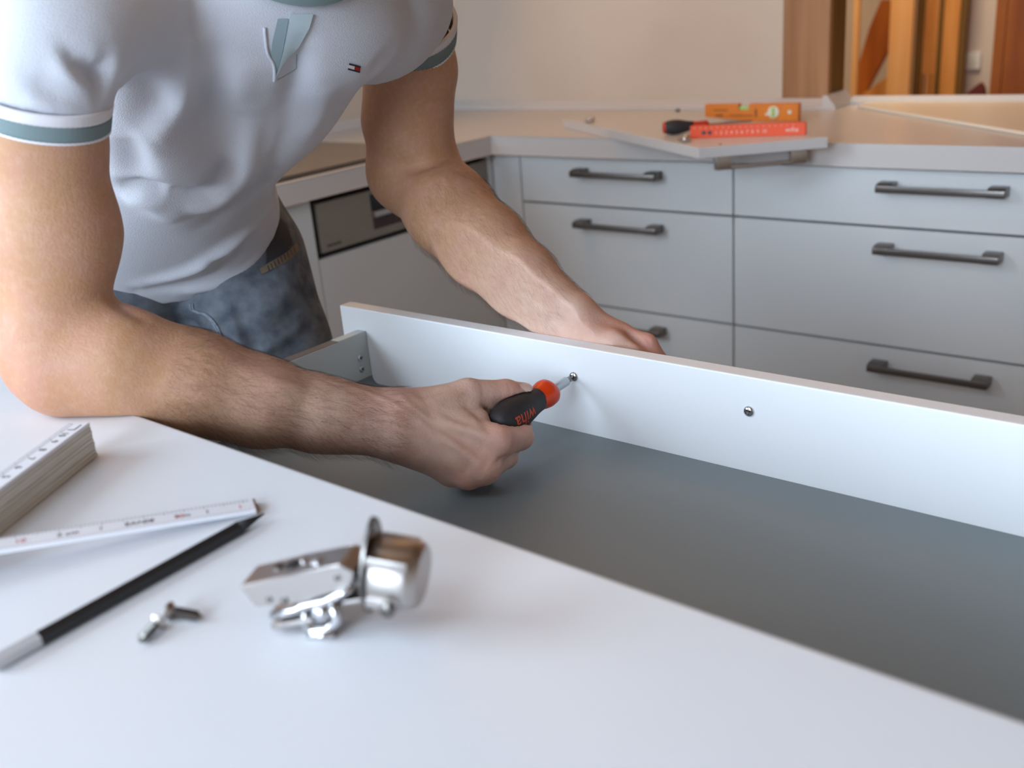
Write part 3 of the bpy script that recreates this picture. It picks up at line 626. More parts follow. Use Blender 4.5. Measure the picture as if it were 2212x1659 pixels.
bm = bmesh.new(); lathe(bm, GP, 40); grip = spart('grip', bm, 'rubber_black', smooth=True)
tm = text_mesh('wiha', 0.0165, 0.0, offset=.0002)
# wrap the lettering round the grip: it runs from the tip side towards the butt
def grip_r(t):
    for (a, ra), (b, rb) in zip(GP, GP[1:]):
        if a <= t <= b: return ra + (rb - ra) * (t - a) / (b - a)
    return .012
bm = bmesh.new(); bm.from_mesh(tm); bpy.data.meshes.remove(tm)
bmesh.ops.triangulate(bm, faces=bm.faces); bmesh.ops.subdivide_edges(bm, edges=[e for e in bm.edges if e.calc_length() > .002], cuts=2, use_grid_fill=True)
toC = Vector(CAM) - (TIP + d_ * .08); phi0 = math.atan2(toC.dot(u_), toC.dot(s_)); side = lambda a: (TIP + d_ * .09 + (s_ * math.cos(a) + u_ * math.sin(a)) * .015); phi0 += LETTER_TURN * (1 if proj(np.array(side(phi0 + .5)))[1] > proj(np.array(side(phi0)))[1] else -1)
for v in bm.verts:
    t_ = .0835 + v.co.x * 1.0; ph = phi0 + (v.co.y - .0055) / .0145 * LETTER_SIGN; rr = grip_r(t_) + .00025
    v.co = Vector((rr * math.cos(ph), rr * math.sin(ph), t_))
me_ = bpy.data.meshes.new('lettering'); bm.to_mesh(me_); bm.free()
part('lettering', me_, MATS['print_orange'], sd, local=True)
# ------------------------------------------------------------------ implicit-surface toolkit for the figure
def s_min(a, b, k):
    h = np.clip(0.5 + 0.5 * (b - a) / k, 0, 1); return b + (a - b) * h - k * h * (1 - h)
def cone(p, a, b, ra, rb):
    a = np.asarray(a); b = np.asarray(b); ba = b - a; q = p - a
    h = np.clip(q @ ba / max(ba @ ba, 1e-12), 0, 1)
    d = q - h[:, None] * ba
    return np.sqrt((d * d).sum(1)) - (ra + (rb - ra) * h)
def ellip(p, c, r, rot=None):
    q = p - np.asarray(c)
    if rot is not None: q = q @ rot
    r = np.asarray(r); k0 = np.sqrt(((q / r) ** 2).sum(1)); k1 = np.sqrt(((q / r ** 2) ** 2).sum(1)) + 1e-9
    return k0 * (k0 - 1) / k1
def surface_nets(fn, lo, hi, h, B=8):
    lo = np.asarray(lo, float); hi = np.asarray(hi, float)
    nb = np.ceil((hi - lo) / (h * B)).astype(int); N = nb * B + 1
    g = np.stack(np.meshgrid(*[np.arange(n) for n in nb], indexing='ij'), -1).reshape(-1, 3)
    dc = fn(lo + (g * B + B / 2) * h)
    D = np.empty(N, np.float32)
    Dc = dc.reshape(nb); D[:-1, :-1, :-1] = np.repeat(np.repeat(np.repeat(Dc, B, 0), B, 1), B, 2)
    D[-1] = D[-2]; D[:, -1] = D[:, -2]; D[:, :, -1] = D[:, :, -2]
    keep = g[np.abs(dc) < B * h * 1.25 + 0.006]
    off = np.stack(np.meshgrid(*[np.arange(B + 1)] * 3, indexing='ij'), -1).reshape(-1, 3)
    for i in range(0, len(keep), 400):
        idx = (keep[i:i + 400, None, :] * B + off[None]).reshape(-1, 3)
        D[idx[:, 0], idx[:, 1], idx[:, 2]] = fn(lo + idx * h)
    S = D < 0
    cnt = np.zeros(N - 1, np.int8)
    cor = [(i, j, k) for i in (0, 1) for j in (0, 1) for k in (0, 1)]
    sl = lambda A, c: A[c[0]:A.shape[0] - 1 + c[0], c[1]:A.shape[1] - 1 + c[1], c[2]:A.shape[2] - 1 + c[2]]
    for c in cor: cnt += sl(S, c)
    cells = np.argwhere((cnt > 0) & (cnt < 8))
    vid = -np.ones(N - 1, np.int32); vid[tuple(cells.T)] = np.arange(len(cells))
    acc = np.zeros((len(cells), 3)); num = np.zeros(len(cells))
    for c in cor:
        for ax in range(3):
            if c[ax]: continue
            e = list(c); e[ax] = 1
            va = D[cells[:, 0] + c[0], cells[:, 1] + c[1], cells[:, 2] + c[2]]; vb = D[cells[:, 0] + e[0], cells[:, 1] + e[1], cells[:, 2] + e[2]]
            mk = (va < 0) != (vb < 0); t = np.where(mk, va / np.where(mk, va - vb, 1), 0)
            pt = np.array(c, float)[None].repeat(len(cells), 0); pt[:, ax] += t
            acc += pt * mk[:, None]; num += mk
    V = lo + (cells + acc / num[:, None]) * h
    quads = []
    for ax in range(3):
        a1, a2 = [(1, 2), (2, 0), (0, 1)][ax]
        lo_s = [slice(None)] * 3; hi_s = [slice(None)] * 3; lo_s[ax] = slice(0, -1); hi_s[ax] = slice(1, None)
        diff = np.argwhere(S[tuple(lo_s)] != S[tuple(hi_s)])
        diff = diff[(diff[:, a1] > 0) & (diff[:, a2] > 0) & (diff[:, a1] < N[a1] - 1) & (diff[:, a2] < N[a2] - 1)]
        def cid(d1, d2):
            q = diff.copy(); q[:, a1] -= d1; q[:, a2] -= d2; return vid[q[:, 0], q[:, 1], q[:, 2]]
        q = np.stack([cid(0, 0), cid(1, 0), cid(1, 1), cid(0, 1)], 1)
        fl = ~S[diff[:, 0], diff[:, 1], diff[:, 2]]
        q[fl] = q[fl][:, ::-1]
        quads.append(q[(q >= 0).all(1)])
    return V, np.concatenate(quads)
def mesh_np(name, V, F):
    me = bpy.data.meshes.new(name); nv, nf = len(V), len(F); k = F.shape[1]
    me.vertices.add(nv); me.vertices.foreach_set('co', np.asarray(V, np.float32).ravel())
    me.loops.add(nf * k); me.loops.foreach_set('vertex_index', np.asarray(F, np.int32).ravel())
    me.polygons.add(nf); me.polygons.foreach_set('loop_start', np.arange(nf, dtype=np.int32) * k)
    me.update(calc_edges=True); me.validate(); return me
def vnormals(V, F):
    n = np.cross(V[F[:, 2]] - V[F[:, 0]], V[F[:, 3]] - V[F[:, 1]]); out = np.zeros_like(V)
    for k in range(4):
        for a in range(3): out[:, a] += np.bincount(F[:, k], n[:, a], len(V))
    return out / (np.linalg.norm(out, axis=1)[:, None] + 1e-12)
def laplace(V, F, it, lam=0.5, w=None):
    e = np.concatenate([F[:, [i, (i + 1) % 4]] for i in range(4)]); e = np.concatenate([e, e[:, ::-1]])
    deg = np.bincount(e[:, 0], minlength=len(V)).astype(float)
    for _ in range(it):
        A = np.stack([np.bincount(e[:, 0], V[e[:, 1], a], len(V)) for a in range(3)], 1) / deg[:, None]
        d = (A - V) * lam
        V = V + (d if w is None else d * w[:, None])
    return V
def cone_chain(p, pts, rs, k=None):
    d = None
    for a, b, ra, rb in zip(pts, pts[1:], rs, rs[1:]):
        q = cone(p, a, b, ra, rb); d = q if d is None else (np.minimum(d, q) if not k else s_min(d, q, k))
    return d
def seg_dist(p, pts):
    d = np.full(len(p), 9.0); tt = np.zeros(len(p)); n = len(pts) - 1
    for i in range(n):
        a = pts[i]; ba = pts[i + 1] - a; q = p - a; h = np.clip(q @ ba / max(ba @ ba, 1e-12), 0, 1)
        dd = np.linalg.norm(q - h[:, None] * ba, axis=1); m = dd < d; d[m] = dd[m]; tt[m] = (i + h[m]) / n
    return d, tt
def bvh_np(V, F): return BVHTree.FromPolygons([tuple(v) for v in V], [tuple(int(i) for i in f) for f in F])
def cast(bvh, px, py):
    d = Vector(RM @ np.array([(px - PX0) / FPX, (py - PY0) / FPX, 1.0])).normalized()
    loc, nor, idx, dist = bvh.ray_cast(Vector(CAM), d)
    if loc is not None and nor.dot(d) > 0: nor = -nor
    return loc, nor
def polyline3(bvh, pts):
    out = []
    for x, y in pts:
        loc, nor = cast(bvh, x, y)
        if loc is not None: out.append(np.array(loc))
    return out
def dense(pts, n=6):
    pts = [np.array(p, float) for p in pts]; out = []
    for i in range(len(pts) - 1):
        p0, p1, p2, p3 = pts[max(i - 1, 0)], pts[i], pts[i + 1], pts[min(i + 2, len(pts) - 1)]
        for k in range(n):
            t = k / n; out.append(.5 * ((2 * p1) + (-p0 + p2) * t + (2 * p0 - 5 * p1 + 4 * p2 - p3) * t * t + (-p0 + 3 * p1 - 3 * p2 + p3) * t ** 3))
    out.append(pts[-1]); return out
def fold(V, F, folds):
    bvh = bvh_np(V, F); nrm = vnormals(V, F); disp = np.zeros(len(V))
    for pts, h, w in folds:
        pl = polyline3(bvh, dense(pts, 3))
        if len(pl) < 2: continue
        d, t = seg_dist(V, pl)
        taper = np.clip(np.sin(np.pi * np.clip(t, .04, .96)) ** .7, 0, 1)
        disp += h * np.exp(-(d / w) ** 2) * taper
    return V + nrm * disp[:, None]
# ------------------------------------------------------------------ right arm and hand (image left), holding the screwdriver
AXn = np.array(AX); TIPn = np.array(TIP)
def ax_pt(t): return TIPn + AXn * t
RS, RE = P(95, 120, .925), P(118, 765, .835)
RW = P(868, 917, .925)
UPV = -RM[:, 1]; RGT = RM[:, 0]; FWD = RM[:, 2]
arm_r = [(P(100, 205, .772), P(98, 285, .780), .034, .0395), (P(98, 285, .780), P(124, 500, .812), .0410, .0445), (P(124, 500, .812), P(122, 690, .832), .0445, .0410),
         (P(112, 770, .835), P(140, 790, .832), .0385, .0400), (P(140, 770, .836), P(262, 782, .836), .0410, .0415), (P(262, 782, .836), P(420, 828, .855), .0415, .0405),
         (P(420, 828, .855), P(560, 868, .873), .0405, .0355), (P(560, 868, .873), P(700, 895, .897), .0355, .0295)]
fw = [(P(680, 882, .895), P(855, 897, .922), .0290, .0215), (P(690, 905, .892), P(855, 938, .918), .0290, .0215), (P(855, 897, .922), P(905, 900, .935), .0215, .0200), (P(855, 938, .918), P(900, 955, .926), .0215, .0205)]
MC_I, MC_M, MC_R, MC_L = P(1074, 955, .930), P(1046, 1012, .925), P(1010, 1024, .930), P(974, 1020, .940)
palm = [(P(880, 892, .936), MC_I, .0190, .0155), (P(885, 915, .930), MC_M, .0195, .0135), (P(885, 940, .930), MC_R, .0190, .0130), (P(880, 955, .934), MC_L, .0180, .0125),
        (P(900, 925, .945), P(1010, 960, .945), .022, .020)]
TH0, TH1, TH2, TH3 = P(918, 878, .940), P(1010, 849, .955), P(1092, 845, .975), P(1134, 846, .986)
thumb = ([TH0, TH1, TH2, TH3], [.0175, .0132, .0107, .0090])
web = [(P(960, 890, .942), P(1035, 905, .950), .014, .010), (P(965, 885, .945), P(1030, 940, .945), .012, .011)]
def grip_side(t, ang, rad):      # a point beside the tool axis; ang 0 = towards the camera, +90 = image-down side
    c = ax_pt(t); tc = (CAM - c); tc = tc - AXn * (tc @ AXn); tc /= np.linalg.norm(tc); dn = np.cross(AXn, tc)
    if dn @ UPV > 0: dn = -dn
    return c + rad * (tc * math.cos(math.radians(ang)) + dn * math.sin(math.radians(ang)))
fingers_r = [
    ([MC_I, P(1124, 944, .958), grip_side(.066, 165, .0265), grip_side(.072, 235, .0245)], [.0140, .0122, .0098, .0078]),
    ([MC_M, P(1092, 985, .962), grip_side(.088, 165, .0285), grip_side(.092, 240, .0265)], [.0132, .0118, .0098, .0080]),
    ([MC_R, P(1052, 1008, .962), grip_side(.106, 160, .0285), grip_side(.110, 240, .0265)], [.0126, .0112, .0095, .0078]),
    ([MC_L, P(1010, 1012, .968), grip_side(.122, 150, .0250), grip_side(.124, 220, .0220)], [.0115, .0100, .0085, .0072])]
def f_right(p):
    d = None
    for a, b, ra, rb in arm_r:
        q = cone(p, a, b, ra, rb); d = q if d is None else s_min(d, q, .022)
    for a, b, ra, rb in fw: d = s_min(d, cone(p, a, b, ra, rb), .014)
    h = None
    for a, b, ra, rb in palm:
        q = cone(p, a, b, ra, rb); h = q if h is None else s_min(h, q, .012)
    for a, b, ra, rb in web: h = s_min(h, cone(p, a, b, ra, rb), .012)
    d = s_min(d, h, .014)
    f = None
    for pts, rs in fingers_r:
        q = cone_chain(p, pts, rs, .004)
        f = q if f is None else s_min(f, q, .0018)
    d = s_min(d, f, .007)
    tq = cone_chain(p, *thumb, .006)
    tq = s_min(tq, cone(p, P(1104, 853, .979), P(1132, 853, .985), .0092, .0082), .004)
    d = s_min(d, tq, .009)
    for c, r in ((MC_I, .0158), (MC_M, .0146), (MC_R, .0138)):          # knuckles
        c2 = c + (CAM - c) / np.linalg.norm(CAM - c) * .0018
        d = s_min(d, np.linalg.norm(p - c2, axis=1) - r * .93, .005)
    for pts, r in tendons_r: d = s_min(d, cone_chain(p, pts, r), .006)
    for a, b, r, k in creases_r: d = -s_min(-d, cone(p, a, b, r, r), k)
    on = p[:, 1] < .3888 - .0104 * (p[:, 0] + 1.16)                      # the elbow rests on the worktop
    d = np.where(on, np.maximum(d, .9106 - p[:, 2]), d)
    # the tool keeps its room: skin gives way round the grip
    q = p - TIPn; t = q @ AXn; rad = np.linalg.norm(q - t[:, None] * AXn, axis=1)
    gr = np.interp(t, [x for x, _ in GP], [r for _, r in GP]); gr = np.where((t < .037) | (t > .130), 0, np.where(t < .061, .0140, gr))
    tool = np.where((t > .036) & (t < .131), rad - gr - .0002, 1.0)
    return np.maximum(d, -tool)
tendons_r = [([P(900, 890, .9175), P(985, 922, .9140), P(1060, 948, .9170)], [.0030, .0032, .0034]), ([P(905, 912, .9120), P(985, 965, .9110), P(1035, 1002, .9135)], [.0030, .0032, .0034]),
             ([P(850, 880, .9030), P(940, 868, .922), P(1010, 845, .9440)], [.0030, .0032, .0030]), ([P(905, 935, .9120), P(960, 990, .9160), P(1000, 1022, .9200)], [.0028, .003, .003])]
creases_r = []
# ------------------------------------------------------------------ left arm and hand (image right), behind the drawer front
arm_l = [(P(884, 70, 1.125), P(884, 150, 1.15), .042, .0480), (P(888, 150, 1.15), P(880, 260, 1.185), .0490, .0480), (P(880, 260, 1.185), P(892, 350, 1.215), .0480, .0470),
         (P(876, 378, 1.225), P(894, 388, 1.225), .043, .043), (P(900, 368, 1.215), P(970, 455, 1.175), .0480, .0475), (P(970, 455, 1.175), P(1046, 532, 1.135), .0475, .0445),
         (P(1046, 532, 1.135), P(1125, 606, 1.10), .0440, .0370), (P(1125, 606, 1.10), P(1185, 662, 1.075), .0370, .0295)]
fw_l = [(P(1180, 660, 1.075), P(1222, 690, 1.064), .0300, .0270), (P(1190, 640, 1.080), P(1240, 678, 1.066), .0220, .0220)]
LW = P(1228, 692, 1.062)
LMI, LMM = P(1335, 728, 1.060), P(1340, 748, 1.072)
bar = np.array([-.486, YP + .0185 + .030, SCZ])
palm_l = [(P(1238, 694, 1.062), LMI, .0235, .0165), (P(1240, 712, 1.070), P(1330, 752, 1.075), .0240, .0185), (P(1236, 730, 1.055), P(1310, 768, 1.058), .020, .016)]
fingers_l = [
    ([LMI, P(1395, 745, 1.052), P(1428, 790, 1.050), P(1420, 835, 1.050)], [.0140, .0120, .0105, .0088]),
    ([P(1328, 742, 1.085), P(1390, 772, 1.080), P(1400, 815, 1.078), P(1385, 850, 1.066)], [.0135, .0115, .0102, .0085]),
    ([P(1312, 758, 1.095), P(1366, 790, 1.090), P(1374, 832, 1.084), P(1356, 860, 1.070)], [.0130, .0110, .0098, .0082]),
    ([P(1295, 770, 1.100), P(1340, 805, 1.094), P(1346, 838, 1.086), P(1330, 862, 1.074)], [.0120, .0100, .0088, .0075])]
thumb_l = ([P(1262, 725, 1.050), P(1322, 742, 1.040), P(1372, 772, 1.036), P(1400, 800, 1.036)], [.0180, .0140, .0110, .0092])
def f_left(p):
    d = None
    for a, b, ra, rb in arm_l:
        q = cone(p, a, b, ra, rb); d = q if d is None else s_min(d, q, .024)
    for a, b, ra, rb in fw_l: d = s_min(d, cone(p, a, b, ra, rb), .014)
    h = None
    for a, b, ra, rb in palm_l:
        q = cone(p, a, b, ra, rb); h = q if h is None else s_min(h, q, .012)
    d = s_min(d, h, .014)
    f = None
    for pts, rs in fingers_l:
        q = cone_chain(p, pts, rs, .004); f = q if f is None else s_min(f, q, .0018)
    d = s_min(d, f, .006); d = s_min(d, cone_chain(p, *thumb_l, .006), .007)
    panel = np.maximum(YP + .0190 - p[:, 1], -1)                       # never through the drawer front
    d = np.maximum(d, YP + .0192 - p[:, 1])
    q = p - bar; rad = np.maximum(np.abs(q[:, 1]) - .0045, np.abs(q[:, 2]) - .0065)
    return np.maximum(d, -np.maximum(rad - .0003, np.abs(q[:, 0]) - .11))
# ------------------------------------------------------------------ trunk, head, legs under the clothes
HIP = P(395, 500, 1.24); CHEST = P(533, 150, .985)
SPN = CHEST - HIP; SPN /= np.linalg.norm(SPN)
LAT = np.array([.48, .88, 0.]); LAT = LAT - SPN * (LAT @ SPN); LAT /= np.linalg.norm(LAT)
FRT = np.cross(LAT, SPN)
if FRT @ (CAM - CHEST) < 0: FRT = -FRT
NECK = CHEST + SPN * .20 - FRT * .03
HEAD = NECK + SPN * .065 + np.array([.035, -.01, .080])
fdir = TIPn - HEAD; fdir /= np.linalg.norm(fdir)                       # he looks at the screw
hup = SPN * .5 + np.array([0, 0, 1.]); hup -= fdir * (hup @ fdir); hup /= np.linalg.norm(hup); hrt = np.cross(fdir, hup)
def hp_(r, f, u): return HEAD + hrt * r + fdir * f + hup * u
HR = np.stack([hrt, fdir, hup], 1)
LAT_H = np.array([.48, .88, 0.]) / np.linalg.norm([.48, .88])
LHIP = P(508, 565, 1.315); RHIP = LHIP - LAT_H * .175
def f_trunk(p):
    HT = P(325, 480, 1.265); CT = P(425, 165, 1.005); d = cone(p, HT - LAT * .04, CT - LAT * .04, .066, .066); d = s_min(d, cone(p, HT + LAT * .04, CT + LAT * .04, .066, .066), .03)
    d = s_min(d, cone(p, P(215, 20, .84), P(540, 30, .99), .030, .05), .03); d = s_min(d, cone(p, P(540, 30, .99), P(850, 25, 1.07), .05, .036), .03)
    d = s_min(d, cone(p, P(215, 20, .84), P(100, 210, .772), .030, .033), .02); d = s_min(d, cone(p, P(850, 25, 1.07), P(884, 70, 1.125), .036, .041), .02)
    d = s_min(d, cone(p, NECK - SPN * .05, NECK + (HEAD - NECK) * .55, .062, .056), .03)
    hd = ellip(p, HEAD, (.074, .094, .108), HR)
    hd = s_min(hd, ellip(p, hp_(0, .040, -.065), (.050, .055, .050), HR), .03)
    hd = s_min(hd, cone(p, hp_(0, .090, .022), hp_(0, .112, -.018), .009, .013), .012)
    for s in (-1, 1):
        hd = s_min(hd, ellip(p, hp_(s * .076, .0, -.005), (.010, .018, .030), HR), .006)
        hd = -s_min(-hd, ellip(p, hp_(s * .031, .092, .016), (.017, .014, .011), HR), .008)
        hd = s_min(hd, ellip(p, hp_(s * .031, .0695, .016), (.0122, .0122, .0122), HR), .002)
    hd = s_min(hd, cone(p, hp_(-.018, .089, -.052), hp_(.018, .089, -.052), .006, .006), .004)
    hd = s_min(hd, cone(p, hp_(-.015, .086, -.064), hp_(.015, .086, -.064), .007, .007), .004)
    d = s_min(d, hd, .02)
    for s, h in ((1, LHIP), (-1, RHIP)):
        d = s_min(d, cone(p, HT - np.array([0, 0, .02]), h, .06, .066), .03)
        t1 = P(566, 760, 1.340) - (0 if s > 0 else 1) * LAT_H * .185; kn = np.array([t1[0], t1[1] + s * .02, .50]); an = np.array([kn[0] - .03, kn[1], .09])
        d = s_min(d, cone(p, h, t1, .070, .066), .02); d = s_min(d, cone(p, t1, kn, .064, .050), .02); d = s_min(d, cone(p, kn, an, .048, .036), .02)
    return d
def bounds(prims, pad):
    pts = np.array([q for a, b, ra, rb in prims for q in (a, b)]); return pts.min(0) - pad, pts.max(0) + pad
allr = arm_r + palm + [(q[0][i], q[0][i + 1], 0, 0) for q in fingers_r + [thumb] for i in range(3)]
lo, hi = bounds(allr, .07); VR, FR = surface_nets(f_right, lo, hi, .0020)
alll = arm_l + palm_l + [(q[0][i], q[0][i + 1], 0, 0) for q in fingers_l + [thumb_l] for i in range(3)]
lo, hi = bounds(alll, .07); VL, FL = surface_nets(f_left, lo, hi, .0025)
lo = np.minimum(HIP, np.minimum(NECK, HEAD)) - .28; hi = np.maximum(HIP, np.maximum(NECK, HEAD)) + .28; lo[2] = .04
VT, FT = surface_nets(f_trunk, lo, hi, .007)
VR = laplace(VR, FR, 2); VL = laplace(VL, FL, 2); VT = laplace(VT, FT, 2)
VR = fold(VR, FR, [
    ([(1096, 826), (1101, 838), (1104, 852)], -.0008, .0016), ([(1104, 824), (1110, 838)], -.0005, .0013), ([(1036, 826), (1044, 842), (1042, 862)], -.0006, .002),
    ([(1060, 880), (1072, 912), (1105, 924)], -.0010, .0025), ([(1000, 870), (1040, 905), (1064, 940)], -.0018, .0055), ([(930, 858), (985, 872), (1040, 876)], -.0012, .005),
    ([(1098, 985), (1110, 960), (1112, 935)], -.0012, .0022), ([(1066, 1008), (1084, 990), (1100, 985)], -.0015, .0025), ([(1032, 1036), (1050, 1000), (1062, 985)], -.0010, .004), ([(990, 1036), (1010, 1010), (1016, 990)], -.0008, .004),
    ([(860, 850), (905, 890), (985, 935)], .0012, .0032), ([(700, 820), (800, 850), (905, 905), (960, 975)], .0010, .0028), ([(640, 900), (760, 900), (860, 940)], .0007, .003),
    ([(250, 640), (262, 660), (330, 700)], -.003, .008), ([(480, 770), (600, 830), (720, 860)], .0016, .008), ([(520, 880), (640, 905), (740, 925)], -.0012, .008), ([(905, 846), (930, 880), (940, 930)], -.0010, .006)])
VL = fold(VL, FL, [([(850, 362), (890, 362), (935, 350), (985, 318)], -.0055, .009), ([(850, 300), (890, 318), (940, 306)], .003, .018), ([(900, 395), (950, 390), (990, 370)], .003, .014),
    ([(1180, 700), (1200, 690), (1225, 706)], -.002, .005), ([(1140, 650), (1170, 672), (1210, 712)], .0016, .004), ([(1240, 668), (1262, 690), (1258, 712)], -.0012, .004),
    ([(1352, 712), (1375, 735), (1402, 757)], -.0045, .0042), ([(1385, 728), (1400, 735), (1404, 748)], -.0012, .0018), ([(1330, 720), (1360, 742), (1385, 760)], .002, .005)])
Vb = np.concatenate([VR, VL, VT]); Fb = np.concatenate([FR, FL + len(VR), FT + len(VR) + len(VL)])
man = thing('person', 'man in pale grey polo shirt and jeans bending over the drawer with a screwdriver', 'person', (HIP[0], HIP[1], 0))
me = mesh_np('body', Vb, Fb)
blush = np.zeros(len(Vb), np.float32)
for c, r, w in ((MC_I, .017, 1), (MC_M, .016, 1), (MC_R, .015, .8), (MC_L, .015, .6), (P(1124, 944, .958), .016, .6), (TH2, .018, .5), (P(840, 870, .905), .03, .35), (P(40, 820, .83), .06, .4), (LMI, .03, .6), (P(1400, 745, 1.05), .03, .8)):
    blush = np.maximum(blush, w * np.exp(-(np.linalg.norm(Vb - c, axis=1) / r) ** 2))
hand = np.clip(1 - np.linalg.norm(Vb - P(1000, 940, .93), axis=1) / .26, 0, 1) + np.clip(1 - np.linalg.norm(Vb - P(1330, 740, 1.06), axis=1) / .26, 0, 1) * .35
at_ = me.attributes.new('blush', 'FLOAT', 'POINT'); at_.data.foreach_set('value', np.clip(blush, 0, 1).astype(np.float32))
at_ = me.attributes.new('handness', 'FLOAT', 'POINT'); at_.data.foreach_set('value', np.clip(hand * 1.6, 0, 1).astype(np.float32))
m = mat('skin', (214, 164, 124), 0.52, sss=.12, spec=.35); nt = m.node_tree; b = nt.nodes['Principled BSDF']
def N(t): return nt.nodes.new(t)
def mix(fac, a, bb):
    x = N('ShaderNodeMix'); x.data_type = 'RGBA'
    for sock, v in ((x.inputs[0], fac), (x.inputs[6], a), (x.inputs[7], bb)):
        if isinstance(v, (tuple, float, int)): sock.default_value = v
        else: nt.links.new(v, sock)
    return x.outputs[2]
tc = N('ShaderNodeTexCoord')
n1 = N('ShaderNodeTexNoise'); n1.inputs['Scale'].default_value = 38; n1.inputs['Detail'].default_value = 4; nt.links.new(tc.outputs['Object'], n1.inputs['Vector'])
n2 = N('ShaderNodeTexNoise'); n2.inputs['Scale'].default_value = 160; n2.inputs['Detail'].default_value = 3; nt.links.new(tc.outputs['Object'], n2.inputs['Vector'])
a1 = N('ShaderNodeAttribute'); a1.attribute_name = 'blush'; a2 = N('ShaderNodeAttribute'); a2.attribute_name = 'handness'
base = mix(a2.outputs['Fac'], (*lin((190, 144, 108)), 1), (*lin((222, 188, 172)), 1))
r1 = N('ShaderNodeMapRange'); r1.inputs[1].default_value = .40; r1.inputs[2].default_value = .68; nt.links.new(n1.outputs['Fac'], r1.inputs[0])
r1b = N('ShaderNodeMath'); r1b.operation = 'MULTIPLY'; r1b.inputs[1].default_value = .55; nt.links.new(r1.outputs[0], r1b.inputs[0])
c1 = mix(r1b.outputs[0], base, (*lin((198, 148, 130)), 1))
r2 = N('ShaderNodeMapRange'); r2.inputs[1].default_value = .45; r2.inputs[2].default_value = .75; r2.inputs[4].default_value = .35; nt.links.new(n2.outputs['Fac'], r2.inputs[0])
c2 = mix(r2.outputs[0], c1, (*lin((208, 170, 142)), 1))
bl = N('ShaderNodeMath'); bl.operation = 'MULTIPLY'; bl.inputs[1].default_value = .6; nt.links.new(a1.outputs['Fac'], bl.inputs[0])
c3 = mix(bl.outputs[0], c2, (*lin((214, 132, 124)), 1)); nt.links.new(c3, b.inputs['Base Color'])
n3 = N('ShaderNodeTexNoise'); n3.inputs['Scale'].default_value = 420; n3.inputs['Detail'].default_value = 5; nt.links.new(tc.outputs['Object'], n3.inputs['Vector'])
bp = N('ShaderNodeBump'); bp.inputs['Strength'].default_value = .4; bp.inputs['Distance'].default_value = .0012; nt.links.new(n3.outputs['Fac'], bp.inputs['Height']); nt.links.new(bp.outputs['Normal'], b.inputs['Normal'])
body = part('body', me, MATS['skin'], man, smooth=True)
# ------------------------------------------------------------------ clothes
def patch(name, bvh, poly, m, parent, off=.0012, thick=.0012, res=5.0, label=None):
    """cloth piece cut to a polygon (given by its corners' sight lines) and laid on the surface below it"""
    bm = bmesh.new(); vs_ = [bm.verts.new((x, y, 0)) for x, y in poly]; f = bm.faces.new(vs_)
    bmesh.ops.triangulate(bm, faces=[f])
    for _ in range(6):
        es = [e for e in bm.edges if e.calc_length() > res]
        if not es: break
        bmesh.ops.subdivide_edges(bm, edges=es, cuts=1); bmesh.ops.triangulate(bm, faces=bm.faces)
    bad = []
    for v in bm.verts:
        loc, nor = cast(bvh, v.co.x, v.co.y)
        if loc is None: bad.append(v); continue
        v.co = loc + nor * off
    bmesh.ops.delete(bm, geom=bad, context='VERTS')
    bmesh.ops.recalc_face_normals(bm, faces=bm.faces)
    fs = list(bm.faces); tocam = sum((f.normal.dot(Vector(CAM) - f.calc_center_median()) for f in fs))
    if tocam < 0: bmesh.ops.reverse_faces(bm, faces=fs)
    ext = bmesh.ops.extrude_face_region(bm, geom=list(bm.faces))
    nv = [g for g in ext['geom'] if isinstance(g, bmesh.types.BMVert)]
    bm.normal_update()
    for v in nv: v.co += (Vector(CAM) - v.co).normalized() * thick
    return part(name, bm, MATS[m], parent, auto=40, label=label)
def ring_loft(rings, nseg=64, expo=2.25):
    """rings: centre, lateral vector, front vector -> closed quad tube with fan caps"""
    V = []; F = []
    ang = np.linspace(0, 2 * math.pi, nseg, endpoint=False)
    ca = np.sign(np.cos(ang)) * np.abs(np.cos(ang)) ** (2 / expo); sa = np.sign(np.sin(ang)) * np.abs(np.sin(ang)) ** (2 / expo)
    for c, a, b_ in rings: V.append(c + ca[:, None] * a + sa[:, None] * b_)
    V = np.concatenate(V); n = len(rings)
    for k in range(n - 1):
        for i in range(nseg): F.append((k * nseg + i, k * nseg + (i + 1) % nseg, (k + 1) * nseg + (i + 1) % nseg, (k + 1) * nseg + i))
    return V, F, nseg, n
def loft_bm(bm, rings, **k):
    V, F, ns_, n = ring_loft(rings, **k); vs_ = [bm.verts.new(tuple(v)) for v in V]
    for f in F: bm.faces.new([vs_[i] for i in f])
    bm.faces.new(vs_[:ns_][::-1]); bm.faces.new(vs_[-ns_:])
def catmull_rows(rows, n=6): return dense(rows, n)
def perp(d):
    d = d / np.linalg.norm(d); a = np.cross(d, FWD); a /= np.linalg.norm(a); return a, np.cross(d, a)
def limb_rings(pts):
    pts = dense([np.append(p, r) for p, r in pts], 5); out = []
    for i, q in enumerate(pts):
        d = pts[min(i + 1, len(pts) - 1)][:3] - pts[max(i - 1, 0)][:3]; a, b_ = perp(d); out.append((q[:3], a * q[3], b_ * q[3]))
    return out
